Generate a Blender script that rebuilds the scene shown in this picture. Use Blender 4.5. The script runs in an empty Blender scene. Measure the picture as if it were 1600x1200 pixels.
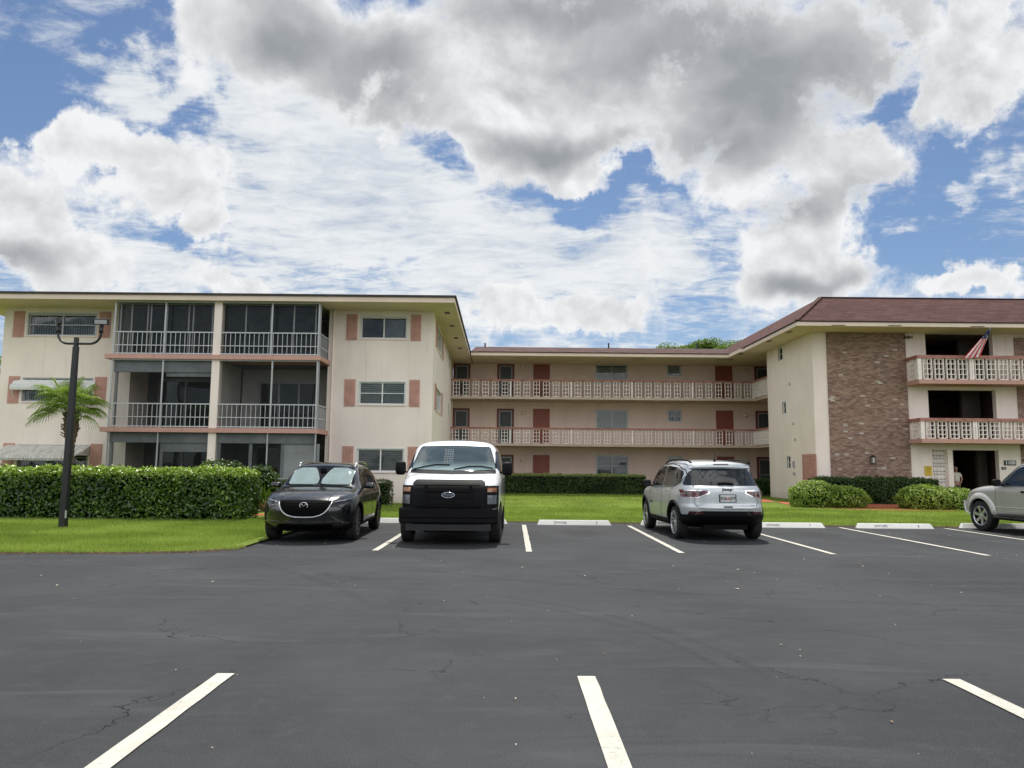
import bpy, bmesh, math, random
import numpy as np
from mathutils import Vector, Matrix
from mathutils.bvhtree import BVHTree
random.seed(7); rng = np.random.default_rng(7)
PI = math.pi
scn = bpy.context.scene
COL = scn.collection
# ------------------------------------------------------------------ camera solved from the photo (vanishing points)
F = 1170.; ROLL = math.radians(.5); PITCH = math.atan(128 / F); YAW = math.atan(3.9 / F); CH = 1.5
def ray(px, py):
    u = px - 800; v = py - 600
    u, v = u*math.cos(ROLL)+v*math.sin(ROLL), v*math.cos(ROLL)-u*math.sin(ROLL)
    y = F*math.cos(PITCH)+v*math.sin(PITCH); z = F*math.sin(PITCH)-v*math.cos(PITCH)
    c, s = math.cos(YAW), math.sin(YAW)
    return Vector((u*c+y*s, y*c-u*s, z))
def at(px, py, D):                       # world point at depth D of a measured pixel
    a = ray(px, py); k = D/a[1]
    return (a[0]*k, D, CH+a[2]*k)
def X(px, py, D): return at(px, py, D)[0]
def Z(px, py, D): return at(px, py, D)[2]
def G(px, py, z=0):
    a = ray(px, py); k = (z-CH)/a[2]
    return (a[0]*k, a[1]*k)
cam = bpy.data.cameras.new('camera'); cam.sensor_width = 36; cam.lens = F/1600*36; cam.clip_end = 5000; cam.clip_start = .05
co = bpy.data.objects.new('camera', cam); COL.objects.link(co); scn.camera = co
co.matrix_world = Matrix.Translation((0, 0, CH)) @ Matrix.Rotation(-YAW, 4, 'Z') @ Matrix.Rotation(PI/2+PITCH, 4, 'X') @ Matrix.Rotation(ROLL, 4, 'Z')
scn.view_settings.view_transform = 'Standard'; scn.view_settings.look = 'None'; scn.view_settings.exposure = 0
scn.cycles.max_bounces = 8; scn.cycles.transparent_max_bounces = 16
scn.cycles.caustics_reflective = False; scn.cycles.caustics_refractive = False
scn.cycles.sample_clamp_indirect = 4
# ------------------------------------------------------------------ objects
LOC = {}
def tag(o, label=None, cat=None, group=None, kind=None):
    if label: o['label'] = label
    if cat: o['category'] = cat
    if group: o['group'] = group
    if kind: o['kind'] = kind
    return o
def thing(name, label, cat, loc=(0, 0, 0), rotz=0, group=None):
    o = bpy.data.objects.new(name, None); COL.objects.link(o)
    o.location = loc; o.rotation_euler = (0, 0, rotz); o.empty_display_size = .1
    LOC[o] = Vector(loc)
    return tag(o, label, cat, group)
def link_mesh(name, me, parent=None, origin=None):
    o = bpy.data.objects.new(name, me); COL.objects.link(o)
    if parent is not None:
        o.parent = parent; LOC[o] = LOC.get(parent, Vector())
    elif origin is not None:
        o.location = origin; LOC[o] = Vector(origin)
    else: LOC[o] = Vector()
    return o
class Fr:
    """wall frame: u along the wall, d outward, z up"""
    def __init__(s, o, ang):
        s.o = Vector((o[0], o[1], o[2] if len(o) > 2 else 0)); s.u = Vector((math.cos(ang), math.sin(ang), 0)); s.n = Vector((math.sin(ang), -math.cos(ang), 0))
    def p(s, u, d, z): return s.o+s.u*u+s.n*d+Vector((0, 0, z))
ID = Fr((0, 0, 0), 0)
class MB:
    def __init__(s): s.v = []; s.f = []; s.m = []
    def face(s, pts, m=0):
        i = len(s.v); s.v += [tuple(p) for p in pts]; s.f.append(tuple(range(i, i+len(pts)))); s.m.append(m); return s
    def hexa(s, P, m=0):
        i = len(s.v); s.v += [tuple(p) for p in P]
        for q in ((0, 3, 2, 1), (4, 5, 6, 7), (0, 1, 5, 4), (1, 2, 6, 5), (2, 3, 7, 6), (3, 0, 4, 7)):
            s.f.append(tuple(i+k for k in q)); s.m.append(m)
        return s
    def box(s, x0, x1, y0, y1, z0, z1, m=0):
        return s.hexa([(x0, y0, z0), (x1, y0, z0), (x1, y1, z0), (x0, y1, z0), (x0, y0, z1), (x1, y0, z1), (x1, y1, z1), (x0, y1, z1)], m)
    def fb(s, fr, u0, u1, d0, d1, z0, z1, m=0):      # box in a wall frame, d0<d1 outward
        return s.hexa([fr.p(u0, d1, z0), fr.p(u1, d1, z0), fr.p(u1, d0, z0), fr.p(u0, d0, z0), fr.p(u0, d1, z1), fr.p(u1, d1, z1), fr.p(u1, d0, z1), fr.p(u0, d0, z1)], m)
    def bar(s, a, b, w, h=None, m=0):
        a = Vector(a); b = Vector(b); h = h or w; d = (b-a).normalized()
        r = d.cross(Vector((0, 0, 1)));  r = r if r.length > .01 else Vector((1, 0, 0)); r.normalize(); q = r.cross(d)
        P = []
        for c in (a, b):
            for i, j in ((-1, -1), (1, -1), (1, 1), (-1, 1)): P.append(c+r*i*w/2+q*j*h/2)
        return s.hexa(P, m)
    def tube(s, pts, r, n=10, m=0, cap=True):
        pts = [Vector(p) for p in pts]; rs = r if hasattr(r, '__len__') else [r]*len(pts)
        rings = []; up = None
        for k, p in enumerate(pts):
            d = (pts[min(k+1, len(pts)-1)]-pts[max(k-1, 0)]).normalized()
            if up is None:
                up = Vector((0, 0, 1)) if abs(d.z) < .9 else Vector((0, 1, 0))
            r1 = d.cross(up).normalized(); up = r1.cross(d).normalized()
            i = len(s.v); rings.append(i)
            for a in range(n):
                t = 2*PI*a/n; s.v.append(tuple(p+(r1*math.cos(t)+up*math.sin(t))*rs[k]))
        for a, b in zip(rings, rings[1:]):
            for k in range(n): s.f.append((a+k, b+k, b+(k+1) % n, a+(k+1) % n)); s.m.append(m)
        if cap:
            s.f.append(tuple(rings[0]+k for k in range(n))); s.m.append(m)
            s.f.append(tuple(rings[-1]+n-1-k for k in range(n))); s.m.append(m)
        return s
    def lathe(s, prof, n=32, axis='Z', c=(0, 0, 0), m=0):    # prof: (r, h)
        i0 = len(s.v)
        for r, h in prof:
            for k in range(n):
                t = 2*PI*k/n; a, b = r*math.cos(t), r*math.sin(t)
                p = (a, b, h) if axis == 'Z' else ((a, h, b) if axis == 'Y' else (h, a, b))
                s.v.append((p[0]+c[0], p[1]+c[1], p[2]+c[2]))
        for j in range(len(prof)-1):
            for k in range(n):
                s.f.append((i0+j*n+k, i0+j*n+(k+1) % n, i0+(j+1)*n+(k+1) % n, i0+(j+1)*n+k)); s.m.append(m)
        return s
    def build(s, name, mats, parent=None, origin=None, smooth=False, world=True, merge=False, bevel=0, autos=None):
        me = bpy.data.meshes.new(name)
        off = Vector()
        if world:
            off = LOC.get(parent, Vector()) if parent is not None else (Vector(origin) if origin is not None else Vector())
        me.from_pydata([(a-off.x, b-off.y, c-off.z) for a, b, c in s.v], [], s.f)
        if not isinstance(mats, (list, tuple)): mats = [mats]
        for q in mats: me.materials.append(q)
        me.polygons.foreach_set('material_index', s.m)
        if merge or bevel or autos:
            bm = bmesh.new(); bm.from_mesh(me)
            if merge: bmesh.ops.remove_doubles(bm, verts=bm.verts, dist=.0005)
            bmesh.ops.recalc_face_normals(bm, faces=bm.faces)
            if bevel:
                es = [e for e in bm.edges if len(e.link_faces) == 2 and e.calc_face_angle(0) > .5]
                bmesh.ops.bevel(bm, geom=es, offset=bevel, segments=2, affect='EDGES', profile=.6)
            if autos:
                for f in bm.faces: f.smooth = True
                for e in bm.edges:
                    if len(e.link_faces) == 2 and e.calc_face_angle(0) > autos: e.smooth = False
            bm.to_mesh(me); bm.free()
        elif smooth: me.polygons.foreach_set('use_smooth', [True]*len(me.polygons))
        me.update()
        return link_mesh(name, me, parent, origin if parent is None else None)
def np_mesh(name, V, Fq, mat, k, parent=None, origin=None, smooth=False):
    """fast mesh from arrays; Fq is (n,k)"""
    me = bpy.data.meshes.new(name); off = LOC.get(parent, Vector()) if parent is not None else Vector(origin or (0, 0, 0))
    V = np.asarray(V, dtype=np.float32)-np.array(off, dtype=np.float32)
    me.vertices.add(len(V)); me.vertices.foreach_set('co', V.ravel())
    n = len(Fq); me.loops.add(n*k); me.loops.foreach_set('vertex_index', np.asarray(Fq, dtype=np.int32).ravel())
    me.polygons.add(n); me.polygons.foreach_set('loop_start', np.arange(0, n*k, k, dtype=np.int32))
    me.update(calc_edges=True); me.validate()
    if smooth: me.polygons.foreach_set('use_smooth', [True]*n)
    me.materials.append(mat)
    return link_mesh(name, me, parent, origin if parent is None else None)
def dup(root, loc=None, label=None):
    r = root.copy(); COL.objects.link(r)
    if loc is not None: r.location = loc
    if label: r['label'] = label
    def rec(src, dst):
        for ch in list(src.children):
            c = ch.copy(); COL.objects.link(c); c.parent = dst; rec(ch, c)
    rec(root, r)
    return r
# ------------------------------------------------------------------ materials
class NT:
    def __init__(s, name):
        s.m = bpy.data.materials.new(name); s.m.use_nodes = True; s.t = s.m.node_tree; s.t.nodes.clear()
        s.out = s.t.nodes.new('ShaderNodeOutputMaterial')
    def n(s, typ, ins=None, **kw):
        nd = s.t.nodes.new(typ)
        for k, v in kw.items(): setattr(nd, k, v)
        for k, v in (ins or {}).items():
            if isinstance(v, bpy.types.NodeSocket): s.t.links.new(v, nd.inputs[k])
            else: nd.inputs[k].default_value = v
        return nd
    def math(s, op, a, b=0., c=None, clamp=False):
        nd = s.n('ShaderNodeMath', {0: a, 1: b} if c is None else {0: a, 1: b, 2: c}, operation=op); nd.use_clamp = clamp
        return nd.outputs[0]
    def vm(s, op, a, b=None, sc=None):
        ins = {0: a}
        if b is not None: ins[1] = b
        nd = s.n('ShaderNodeVectorMath', ins, operation=op)
        if sc is not None:
            if isinstance(sc, bpy.types.NodeSocket): s.t.links.new(sc, nd.inputs['Scale'])
            else: nd.inputs['Scale'].default_value = sc
        return nd.outputs['Value'] if op in ('LENGTH', 'DOT_PRODUCT', 'DISTANCE') else nd.outputs[0]
    def mr(s, v, a, b, c=0., d=1., smooth=True):
        return s.n('ShaderNodeMapRange', {0: v, 1: a, 2: b, 3: c, 4: d}, interpolation_type='SMOOTHSTEP' if smooth else 'LINEAR').outputs[0]
    def noise(s, vec, scale, det=4., rough=.5, dist=0., col=False):
        nd = s.n('ShaderNodeTexNoise', {'Vector': vec, 'Scale': scale, 'Detail': det, 'Roughness': rough, 'Distortion': dist})
        return nd.outputs['Color' if col else 'Fac']
    def mix(s, f, a, b, typ='MIX'):
        nd = s.n('ShaderNodeMix', None, data_type='RGBA', blend_type=typ)
        for k, v in ((0, f), (6, a), (7, b)):
            if isinstance(v, bpy.types.NodeSocket): s.t.links.new(v, nd.inputs[k])
            else: nd.inputs[k].default_value = (v if k == 0 else (tuple(v)+(1,))[:4])
        return nd.outputs[2]
    def pos(s): return s.n('ShaderNodeNewGeometry').outputs['Position']
    def obj(s): return s.n('ShaderNodeTexCoord').outputs['Object']
    def scale(s, vec, sc): return s.vm('MULTIPLY', vec, sc)
    def bsdf(s, **kw):
        nd = s.n('ShaderNodeBsdfPrincipled', {k.replace('_', ' '): (v if not isinstance(v, (tuple, list)) else tuple(v)+(1,) if len(v) == 3 else v) for k, v in kw.items()})
        return nd
    def bump(s, h, st=.3, dist=.01):
        return s.n('ShaderNodeBump', {'Height': h, 'Strength': st, 'Distance': dist}).outputs[0]
    def done(s, sh):
        s.t.links.new(sh.outputs[0] if not isinstance(sh, bpy.types.NodeSocket) else sh, s.out.inputs[0]); return s.m
def plain(name, col, rough=.6, metal=0., var=.12, scale=3., bump=0., coat=0., spec=.5):
    t = NT(name); p = t.pos() if scale > 0 else t.obj(); sc = abs(scale)
    n = t.noise(p, sc, 5, .6)
    dark = tuple(c*(1-var) for c in col); lite = tuple(min(1, c*(1+var)) for c in col)
    c = t.mix(t.mr(n, .3, .7), dark, lite)
    kw = dict(Base_Color=c, Roughness=t.math('ADD', t.math('MULTIPLY', t.noise(p, sc*4, 3), .1), rough-.05), Metallic=metal, Specular_IOR_Level=spec)
    if coat: kw['Coat_Weight'] = coat; kw['Coat_Roughness'] = .03
    if bump: kw['Normal'] = t.bump(t.noise(p, 60, 3, .6), bump, .01)
    return t.done(t.bsdf(**kw))
def stucco(name, col, stain=.17):
    t = NT(name); p = t.pos()
    big = t.noise(t.scale(p, (1, 1, .6)), .8, 5, .6)
    streak = t.noise(t.scale(p, (3.5, 3.5, .22)), 1.6, 5, .65)
    c = t.mix(t.mr(big, .3, .75), tuple(x*.93 for x in col), tuple(x*1.04 for x in col))
    c = t.mix(t.math('MULTIPLY', t.mr(streak, .52, .8), stain*2.2), c, tuple(x*k for x, k in zip(col, (.6, .57, .5))))
    low = t.mr(t.n('ShaderNodeSeparateXYZ', {0: p}).outputs[2], .0, .5, 1, 0)
    c = t.mix(t.math('MULTIPLY', low, .25), c, (.2, .17, .12))
    h = t.math('ADD', t.noise(p, 45, 4, .6), t.math('MULTIPLY', t.noise(p, 9, 3), .6))
    return t.done(t.bsdf(Base_Color=c, Roughness=.9, Normal=t.bump(h, .35, .012), Specular_IOR_Level=.2))
def glass(name, tint=(.55, .6, .6), alpha=.55, rough=.02, wob=.02):
    t = NT(name); p = t.pos()
    nrm = t.bump(t.noise(p, .9, 2), wob*4, .2)
    tr = t.n('ShaderNodeBsdfTransparent', {0: tint+(1,)})
    df = t.n('ShaderNodeBsdfDiffuse', {0: (.03, .035, .035, 1)})
    a = t.n('ShaderNodeMixShader', {0: alpha, 1: df.outputs[0], 2: tr.outputs[0]})
    gl = t.n('ShaderNodeBsdfGlossy', {0: (.95, .97, 1, 1), 1: rough, 'Normal': nrm})
    fr = t.n('ShaderNodeFresnel', {0: 1.5, 'Normal': nrm})
    b = t.n('ShaderNodeMixShader', {0: t.math('MULTIPLY', fr.outputs[0], 1.2, clamp=True), 1: a.outputs[0], 2: gl.outputs[0]})
    return t.done(b)
def screen(name, alpha, col=(.03, .033, .034)):
    t = NT(name)
    tr = t.n('ShaderNodeBsdfTransparent'); df = t.n('ShaderNodeBsdfDiffuse', {0: col+(1,)})
    n = t.mr(t.noise(t.pos(), 1.3, 2), .3, .7, -.05, .05)
    return t.done(t.n('ShaderNodeMixShader', {0: t.math('ADD', n, alpha), 1: tr.outputs[0], 2: df.outputs[0]}))
def leafmat(name, dark, mid, lite, rough=.45, trans=.35, spec=.4, patch=1.2, top=None, tl_=(.3, .45, .03)):
    t = NT(name); r = t.n('ShaderNodeNewGeometry').outputs['Random Per Island']
    n = t.noise(t.pos(), patch, 3)
    f = t.math('ADD', t.math('MULTIPLY', r, .65), t.math('MULTIPLY', t.mr(n, .3, .7), .4))
    c = t.mix(t.mr(f, .05, .55), dark, mid); c = t.mix(t.mr(f, .55, 1.05), c, lite)
    if top:   # sunlit yellow-green top painted into the leaf colour by height, with fresh growth
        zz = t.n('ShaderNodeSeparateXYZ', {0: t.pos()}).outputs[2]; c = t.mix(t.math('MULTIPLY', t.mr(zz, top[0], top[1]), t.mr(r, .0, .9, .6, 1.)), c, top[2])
    b = t.bsdf(Base_Color=c, Roughness=rough, Specular_IOR_Level=spec)
    tl = t.n('ShaderNodeBsdfTranslucent', {0: t.mix(.5, c, tl_, 'MIX')})
    return t.done(t.n('ShaderNodeMixShader', {0: trans, 1: b.outputs[0], 2: tl.outputs[0]}))
M = {}
M['cream'] = stucco('cream_stucco', (.86, .75, .675))
M['pinkwall'] = stucco('rosy_beige_stucco', (.76, .60, .525), .1)
M['soffit'] = stucco('soffit_paint', (.74, .61, .50), .05)
M['slab'] = stucco('slab_edge_paint', (.55, .44, .36), .3)
M['pink'] = plain('salmon_paint', (.50, .27, .215), .7, var=.12, scale=4, bump=.15)
M['cap'] = plain('rail_cap_paint', (.34, .15, .115), .65, var=.2, scale=3)
M['lattice'] = plain('lattice_paint', (.85, .77, .71), .75, var=.1, scale=5, bump=.1)
M['white'] = plain('white_paint', (.68, .68, .66), .45, var=.05, scale=6)
M['railgrey'] = plain('rail_aluminium', (.50, .51, .51), .45, .2, var=.06, scale=6)
M['alu'] = plain('weathered_aluminium', (.42, .43, .43), .45, .3, var=.08, scale=6)
M['greyframe'] = plain('grey_aluminium', (.28, .30, .305), .5, .2, var=.1, scale=5)
M['door'] = plain('door_paint', (.25, .065, .038), .5, var=.12, scale=4)
M['door2'] = plain('darker_door_paint', (.15, .035, .024), .5, var=.12, scale=4)
M['black'] = plain('black_paint', (.012, .012, .013), .4, var=.15, scale=5)
M['slabpink'] = stucco('salmon_slab_edge', (.54, .32, .26), .35)
M['lanternglass'] = plain('lantern_glass', (.45, .42, .36), .2)
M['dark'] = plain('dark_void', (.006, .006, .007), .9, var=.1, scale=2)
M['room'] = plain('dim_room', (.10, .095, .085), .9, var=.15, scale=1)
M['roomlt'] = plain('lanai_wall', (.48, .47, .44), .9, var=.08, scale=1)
M['blind'] = plain('blind_slats', (.62, .63, .61), .6, var=.06, scale=6)
M['blindg'] = plain('grey_shutter_slats', (.52, .54, .53), .6, var=.06, scale=6)
M['curtain'] = plain('pale_curtain', (.40, .42, .42), .9, var=.15, scale=2)
M['glass'] = glass('window_glass', (.75, .8, .8), .8)
M['darkglass'] = glass('dark_window_glass', (.4, .42, .42), .35)
M['screen'] = screen('insect_screen', .32)
M['screen2'] = screen('dense_insect_screen', .35)
M['frost'] = plain('jalousie_slats', (.45, .49, .48), .25, var=.1, scale=5)
M['roofedge'] = plain('dark_roof_edge', (.035, .025, .022), .7, var=.2)
M['lamp'] = plain('lamp_globe', (.75, .68, .52), .3, var=.05)
M['brass'] = plain('bracket_metal', (.12, .09, .05), .4, .8, var=.1)
M['gravelroof'] = plain('flat_roof_membrane', (.3, .3, .29), .9)
def shingle():
    t = NT('brown_shingles'); p = t.pos(); s = t.n('ShaderNodeSeparateXYZ', {0: p})
    u = t.math('ADD', s.outputs[0], s.outputs[1]); cv = t.n('ShaderNodeCombineXYZ', {0: u, 1: t.math('MULTIPLY', s.outputs[2], 1.65)}).outputs[0]
    br = t.n('ShaderNodeTexBrick', {'Vector': cv, 'Color1': (.055, .026, .024, 1), 'Color2': (.11, .056, .050, 1), 'Mortar': (.05, .02, .018, 1), 'Scale': 1., 'Mortar Size': .016, 'Mortar Smooth': .3, 'Bias': 0., 'Brick Width': .55, 'Row Height': .16})
    n = t.noise(p, 1.2, 4); n2 = t.noise(p, 25, 3)
    c = t.mix(t.mr(n, .3, .7, 0, .35), br.outputs[0], (.07, .035, .032)); c = t.mix(t.mr(n2, .4, .7, 0, .4), c, (.15, .085, .075))
    return t.done(t.bsdf(Base_Color=c, Roughness=.92, Specular_IOR_Level=.15, Normal=t.bump(t.math('ADD', br.outputs[1], n2), .5, .02)))
M['shingle'] = shingle()
def shingle2():
    t = NT('weathered_low_slope_shingles'); p = t.pos()
    n = t.noise(t.scale(p, (1, 1, 1)), 1.5, 5, .65); n2 = t.noise(t.scale(p, (3, 8, 8)), 5, 3)
    c = t.mix(t.mr(n, .3, .7), (.045, .026, .024), (.12, .075, .07)); c = t.mix(t.mr(n2, .45, .7, 0, .4), c, (.17, .12, .11))
    return t.done(t.bsdf(Base_Color=c, Roughness=.95, Specular_IOR_Level=.1))
M['shingle2'] = shingle2()
def brick():
    t = NT('roman_brick'); p = t.pos(); s = t.n('ShaderNodeSeparateXYZ', {0: p})
    cv = t.n('ShaderNodeCombineXYZ', {0: t.math('ADD', s.outputs[0], s.outputs[1]), 1: s.outputs[2]}).outputs[0]
    def layer(c1, c2, bias):
        return t.n('ShaderNodeTexBrick', {'Vector': cv, 'Color1': c1, 'Color2': c2, 'Mortar': (.26, .215, .18, 1), 'Scale': 1., 'Mortar Size': .010, 'Mortar Smooth': .2, 'Bias': bias, 'Brick Width': .205, 'Row Height': .072}, offset=.5)
    a = layer((.19, .095, .070, 1), (.43, .285, .21, 1), 0.); b = layer((0, 0, 0, 1), (1, 1, 1, 1), -.35)
    wn = t.n('ShaderNodeTexWhiteNoise', {0: t.n('ShaderNodeCombineXYZ', {0: t.math('FLOOR', t.math('DIVIDE', t.math('ADD', t.math('ADD', s.outputs[0], s.outputs[1]), t.math('MULTIPLY', t.math('MODULO', t.math('FLOOR', t.math('DIVIDE', s.outputs[2], .072)), 2.), .1025)), .205)), 1: t.math('FLOOR', t.math('DIVIDE', s.outputs[2], .072))}).outputs[0]}, noise_dimensions='3D').outputs[0]
    c = t.mix(t.mr(wn, .982, .99), a.outputs[0], (.55, .5, .44))
    c = t.mix(t.mr(wn, .0, .25, .6, 0), c, (.13, .075, .058))
    n = t.noise(p, 1.4, 4, .6); c = t.mix(t.mr(n, .35, .7, 0, .3), c, (.25, .14, .10))
    n3 = t.noise(p, 30, 3); c = t.mix(t.mr(n3, .4, .7, 0, .3), c, (.25, .2, .17))
    return t.done(t.bsdf(Base_Color=c, Roughness=.9, Specular_IOR_Level=.2, Normal=t.bump(t.math('ADD', t.math('SUBTRACT', 1., a.outputs[1]), t.math('MULTIPLY', n3, .3)), .6, .012)))
M['brick'] = brick()
# ------------------------------------------------------------------ world: Nishita sky with cloud layers by direction, one sun
SUN_EL = math.radians(64); SUN_AZ = math.radians(3)      # azimuth from +Y towards +X
def make_world():
    w = bpy.data.worlds.new('World'); scn.world = w; w.use_nodes = True
    t = NT.__new__(NT); t.t = w.node_tree; t.t.nodes.clear()
    out = t.n('ShaderNodeOutputWorld')
    sky = t.n('ShaderNodeTexSky', None, sky_type='NISHITA', sun_disc=False, sun_elevation=SUN_EL, sun_rotation=SUN_AZ, altitude=0, air_density=1.0, dust_density=.4, ozone_density=1.6).outputs[0]
    d = t.n('ShaderNodeTexCoord').outputs['Generated']
    sp = t.n('ShaderNodeSeparateXYZ', {0: d}); dz = sp.outputs[2]
    # flat cloud-deck coordinates (streaky high cloud) and sphere coordinates (cumulus)
    k = t.math('DIVIDE', 1., t.math('MAXIMUM', t.math('ADD', dz, .12), .05))
    deck = t.vm('SCALE', d, sc=k)
    cen = lambda v: t.vm('SUBTRACT', v, (.5, .5, .5))
    w1 = cen(t.noise(d, 3.4, 4, .6, col=True)); w2 = cen(t.noise(d, 13., 5, .65, col=True))
    dw = t.vm('ADD', d, t.vm('ADD', t.vm('SCALE', w1, sc=.26), t.vm('SCALE', w2, sc=.13)))
    ds = t.vm('ADD', d, t.vm('SCALE', w1, sc=.17))
    def dirof(px, py): return ray(px, py).normalized()
    def blobs(lst, src, i0=.0, i1=1.5):
        tot = None
        for px, py, rx, ry in lst:
            c = dirof(px, py); loc = math.sqrt(((px-800)**2+(py-600)**2))/F; s_ = 1/(1+loc*loc)
            v = t.vm('MULTIPLY', t.vm('SUBTRACT', src, tuple(c)), (F/rx/s_**.5, F/rx/s_**.5*.8, F/ry/s_**.5))
            b = t.mr(t.vm('LENGTH', v), i0, i1, 1, 0)
            tot = b if tot is None else t.n('ShaderNodeMath', {0: tot, 1: b, 2: .25}, operation='SMOOTH_MAX').outputs[0]
        return tot
    cum = blobs([(10, 330, 130, 110), (120, 420, 110, 70), (140, 190, 80, 80), (215, 230, 90, 80), (255, 290, 75, 75), (300, 345, 60, 45),
                 (450, 60, 190, 100), (620, 140, 200, 110), (900, 90, 300, 150), (1180, 90, 240, 140), (760, 210, 110, 70), (920, 225, 110, 65),
                 (1150, 210, 170, 100), (1310, 250, 130, 80), (1280, 340, 100, 80), (1270, 430, 130, 70), (1500, 150, 70, 110), (1570, 60, 80, 80), (1420, 10, 120, 50),
                 (1560, 460, 75, 40), (860, 505, 190, 38), (390, 450, 100, 32), (620, 240, 90, 50)], dw)
    hole = blobs([(60, 90, 130, 75), (275, 160, 40, 50), (190, 20, 70, 50), (265, 390, 60, 50), (1010, 125, 45, 40), (1470, 300, 110, 150), (1385, 130, 55, 60), (695, 262, 90, 34), (945, 305, 130, 32), (1120, 395, 70, 45), (1430, 400, 110, 60), (165, 340, 30, 60), (20, 180, 60, 35), (560, 430, 70, 25)], dw)
    dark = blobs([(470, 80, 150, 80), (580, 150, 150, 80), (890, 230, 120, 30), (900, 10, 260, 45), (1080, 60, 260, 100), (1220, 120, 230, 120), (1130, 210, 130, 60), (1250, 310, 110, 35), (1290, 440, 90, 25), (20, 400, 80, 30)], ds, .1, 1.6)
    front = t.mr(sp.outputs[1], .15, .45)        # the blobs describe the part of the sky seen here; elsewhere broken cloud
    bil = t.n('ShaderNodeTexNoise', {'Vector': d, 'Scale': 7., 'Detail': 8., 'Roughness': .56, 'Distortion': .25}).outputs['Fac']
    bil2 = t.n('ShaderNodeTexNoise', {'Vector': t.vm('ADD', d, (.004, 0, .016)), 'Scale': 7., 'Detail': 8., 'Roughness': .56, 'Distortion': .25}).outputs['Fac']
    fine = t.noise(dw, 22, 6, .68)
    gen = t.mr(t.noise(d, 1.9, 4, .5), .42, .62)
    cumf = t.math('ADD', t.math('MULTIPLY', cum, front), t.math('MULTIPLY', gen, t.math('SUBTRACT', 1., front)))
    dens = t.math('SUBTRACT', t.math('ADD', t.math('MULTIPLY', cumf, 1.3), t.math('MULTIPLY', t.math('SUBTRACT', bil, .5), 1.9)), .33)
    dens = t.math('ADD', dens, t.math('MULTIPLY', t.math('SUBTRACT', fine, .5), .55))
    dens = t.math('SUBTRACT', dens, t.math('MULTIPLY', t.math('MULTIPLY', hole, front), .5))
    aB = t.mr(dens, -.22, .30)
    rel = t.math('MULTIPLY', t.math('SUBTRACT', bil, bil2), 3.2)
    thick = t.mr(dens, .1, 1.1)
    dk = t.math('ADD', t.math('MULTIPLY', dark, front), t.math('MULTIPLY', t.mr(t.noise(d, 2.4, 3), .5, .7), t.math('SUBTRACT', 1., front)))
    calm = t.math('SUBTRACT', 1., t.math('MULTIPLY', dk, .75))
    det = t.math('ADD', rel, t.math('MULTIPLY', t.math('SUBTRACT', fine, .5), .3))
    sh = t.math('ADD', t.math('SUBTRACT', 1.03, t.math('MULTIPLY', thick, .22)), t.math('MULTIPLY', det, calm))
    sh = t.math('SUBTRACT', sh, t.math('MULTIPLY', t.math('MULTIPLY', dk, t.mr(dens, -.1, .45)), .86))
    ccol = t.mix(t.mr(sh, .0, 1., smooth=False), (.33, .35, .375), (.90, .91, .92))
    ccol = t.vm('SCALE', ccol, sc=t.mr(sp.outputs[1], -.2, .3, 2.45, 1.))  # clouds behind the camera brightened to throw extra light on the facades
    st = t.noise(t.vm('MULTIPLY', deck, (.9, 1.35, 1)), 2.6, 8, .62, .6)
    st2 = t.noise(t.vm('MULTIPLY', deck, (1.2, 2.0, 1)), 7., 6, .66, .5)
    thin = blobs([(520, 300, 330, 150), (700, 400, 420, 110), (1000, 420, 260, 80), (250, 430, 250, 60), (380, 190, 130, 110), (1540, 280, 50, 60), (1480, 320, 70, 30), (220, 90, 110, 60)], dw, .0, 1.45)
    thinf = t.math('ADD', t.math('MULTIPLY', thin, .64), t.math('SUBTRACT', t.math('MULTIPLY', st, 1.1), .53))
    thinf = t.math('ADD', thinf, t.math('MULTIPLY', t.math('SUBTRACT', st2, .5), 1.0))
    thinf = t.math('SUBTRACT', thinf, t.math('MULTIPLY', t.math('MULTIPLY', hole, front), .42))
    aA = t.math('MULTIPLY', t.mr(thinf, -.12, .42), .93)
    tcol = t.mix(t.mr(t.math('ADD', t.math('MULTIPLY', st, .5), t.math('MULTIPLY', st2, .5)), .35, .62), (.62, .67, .73), (.88, .90, .91))
    STR = .1
    cm = lambda c: t.vm('SCALE', c, sc=1/STR)
    skyc = t.mix(1., sky, (.80, .86, .94), 'MULTIPLY')
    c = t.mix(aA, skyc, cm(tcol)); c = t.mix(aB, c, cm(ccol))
    haze = t.mr(dz, .0, .22, .35, 0)
    c = t.mix(haze, c, cm(t.n('ShaderNodeRGB').outputs[0]))
    for nd in t.t.nodes:
        if nd.type == 'RGB': nd.outputs[0].default_value = (.62, .68, .74, 1)
    low = t.mr(dz, -.06, -.005, 1, 0)
    c = t.mix(low, c, cm(t.vm('ADD', (.10, .12, .08), (0, 0, 0))))
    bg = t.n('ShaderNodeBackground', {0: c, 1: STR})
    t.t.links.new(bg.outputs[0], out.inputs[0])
    try: w.cycles.sampling_method = 'MANUAL'; w.cycles.sample_map_resolution = 512
    except Exception: pass
make_world()
sl = bpy.data.lights.new('sun', 'SUN'); sl.energy = 4.9; sl.angle = math.radians(.53); sl.color = (1, .95, .87)
so = bpy.data.objects.new('sun', sl); COL.objects.link(so)
sd = Vector((math.sin(SUN_AZ)*math.cos(SUN_EL), math.cos(SUN_AZ)*math.cos(SUN_EL), math.sin(SUN_EL)))
so.rotation_euler = sd.to_track_quat('Z', 'Y').to_euler(); so.location = (0, 0, 30)
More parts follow.
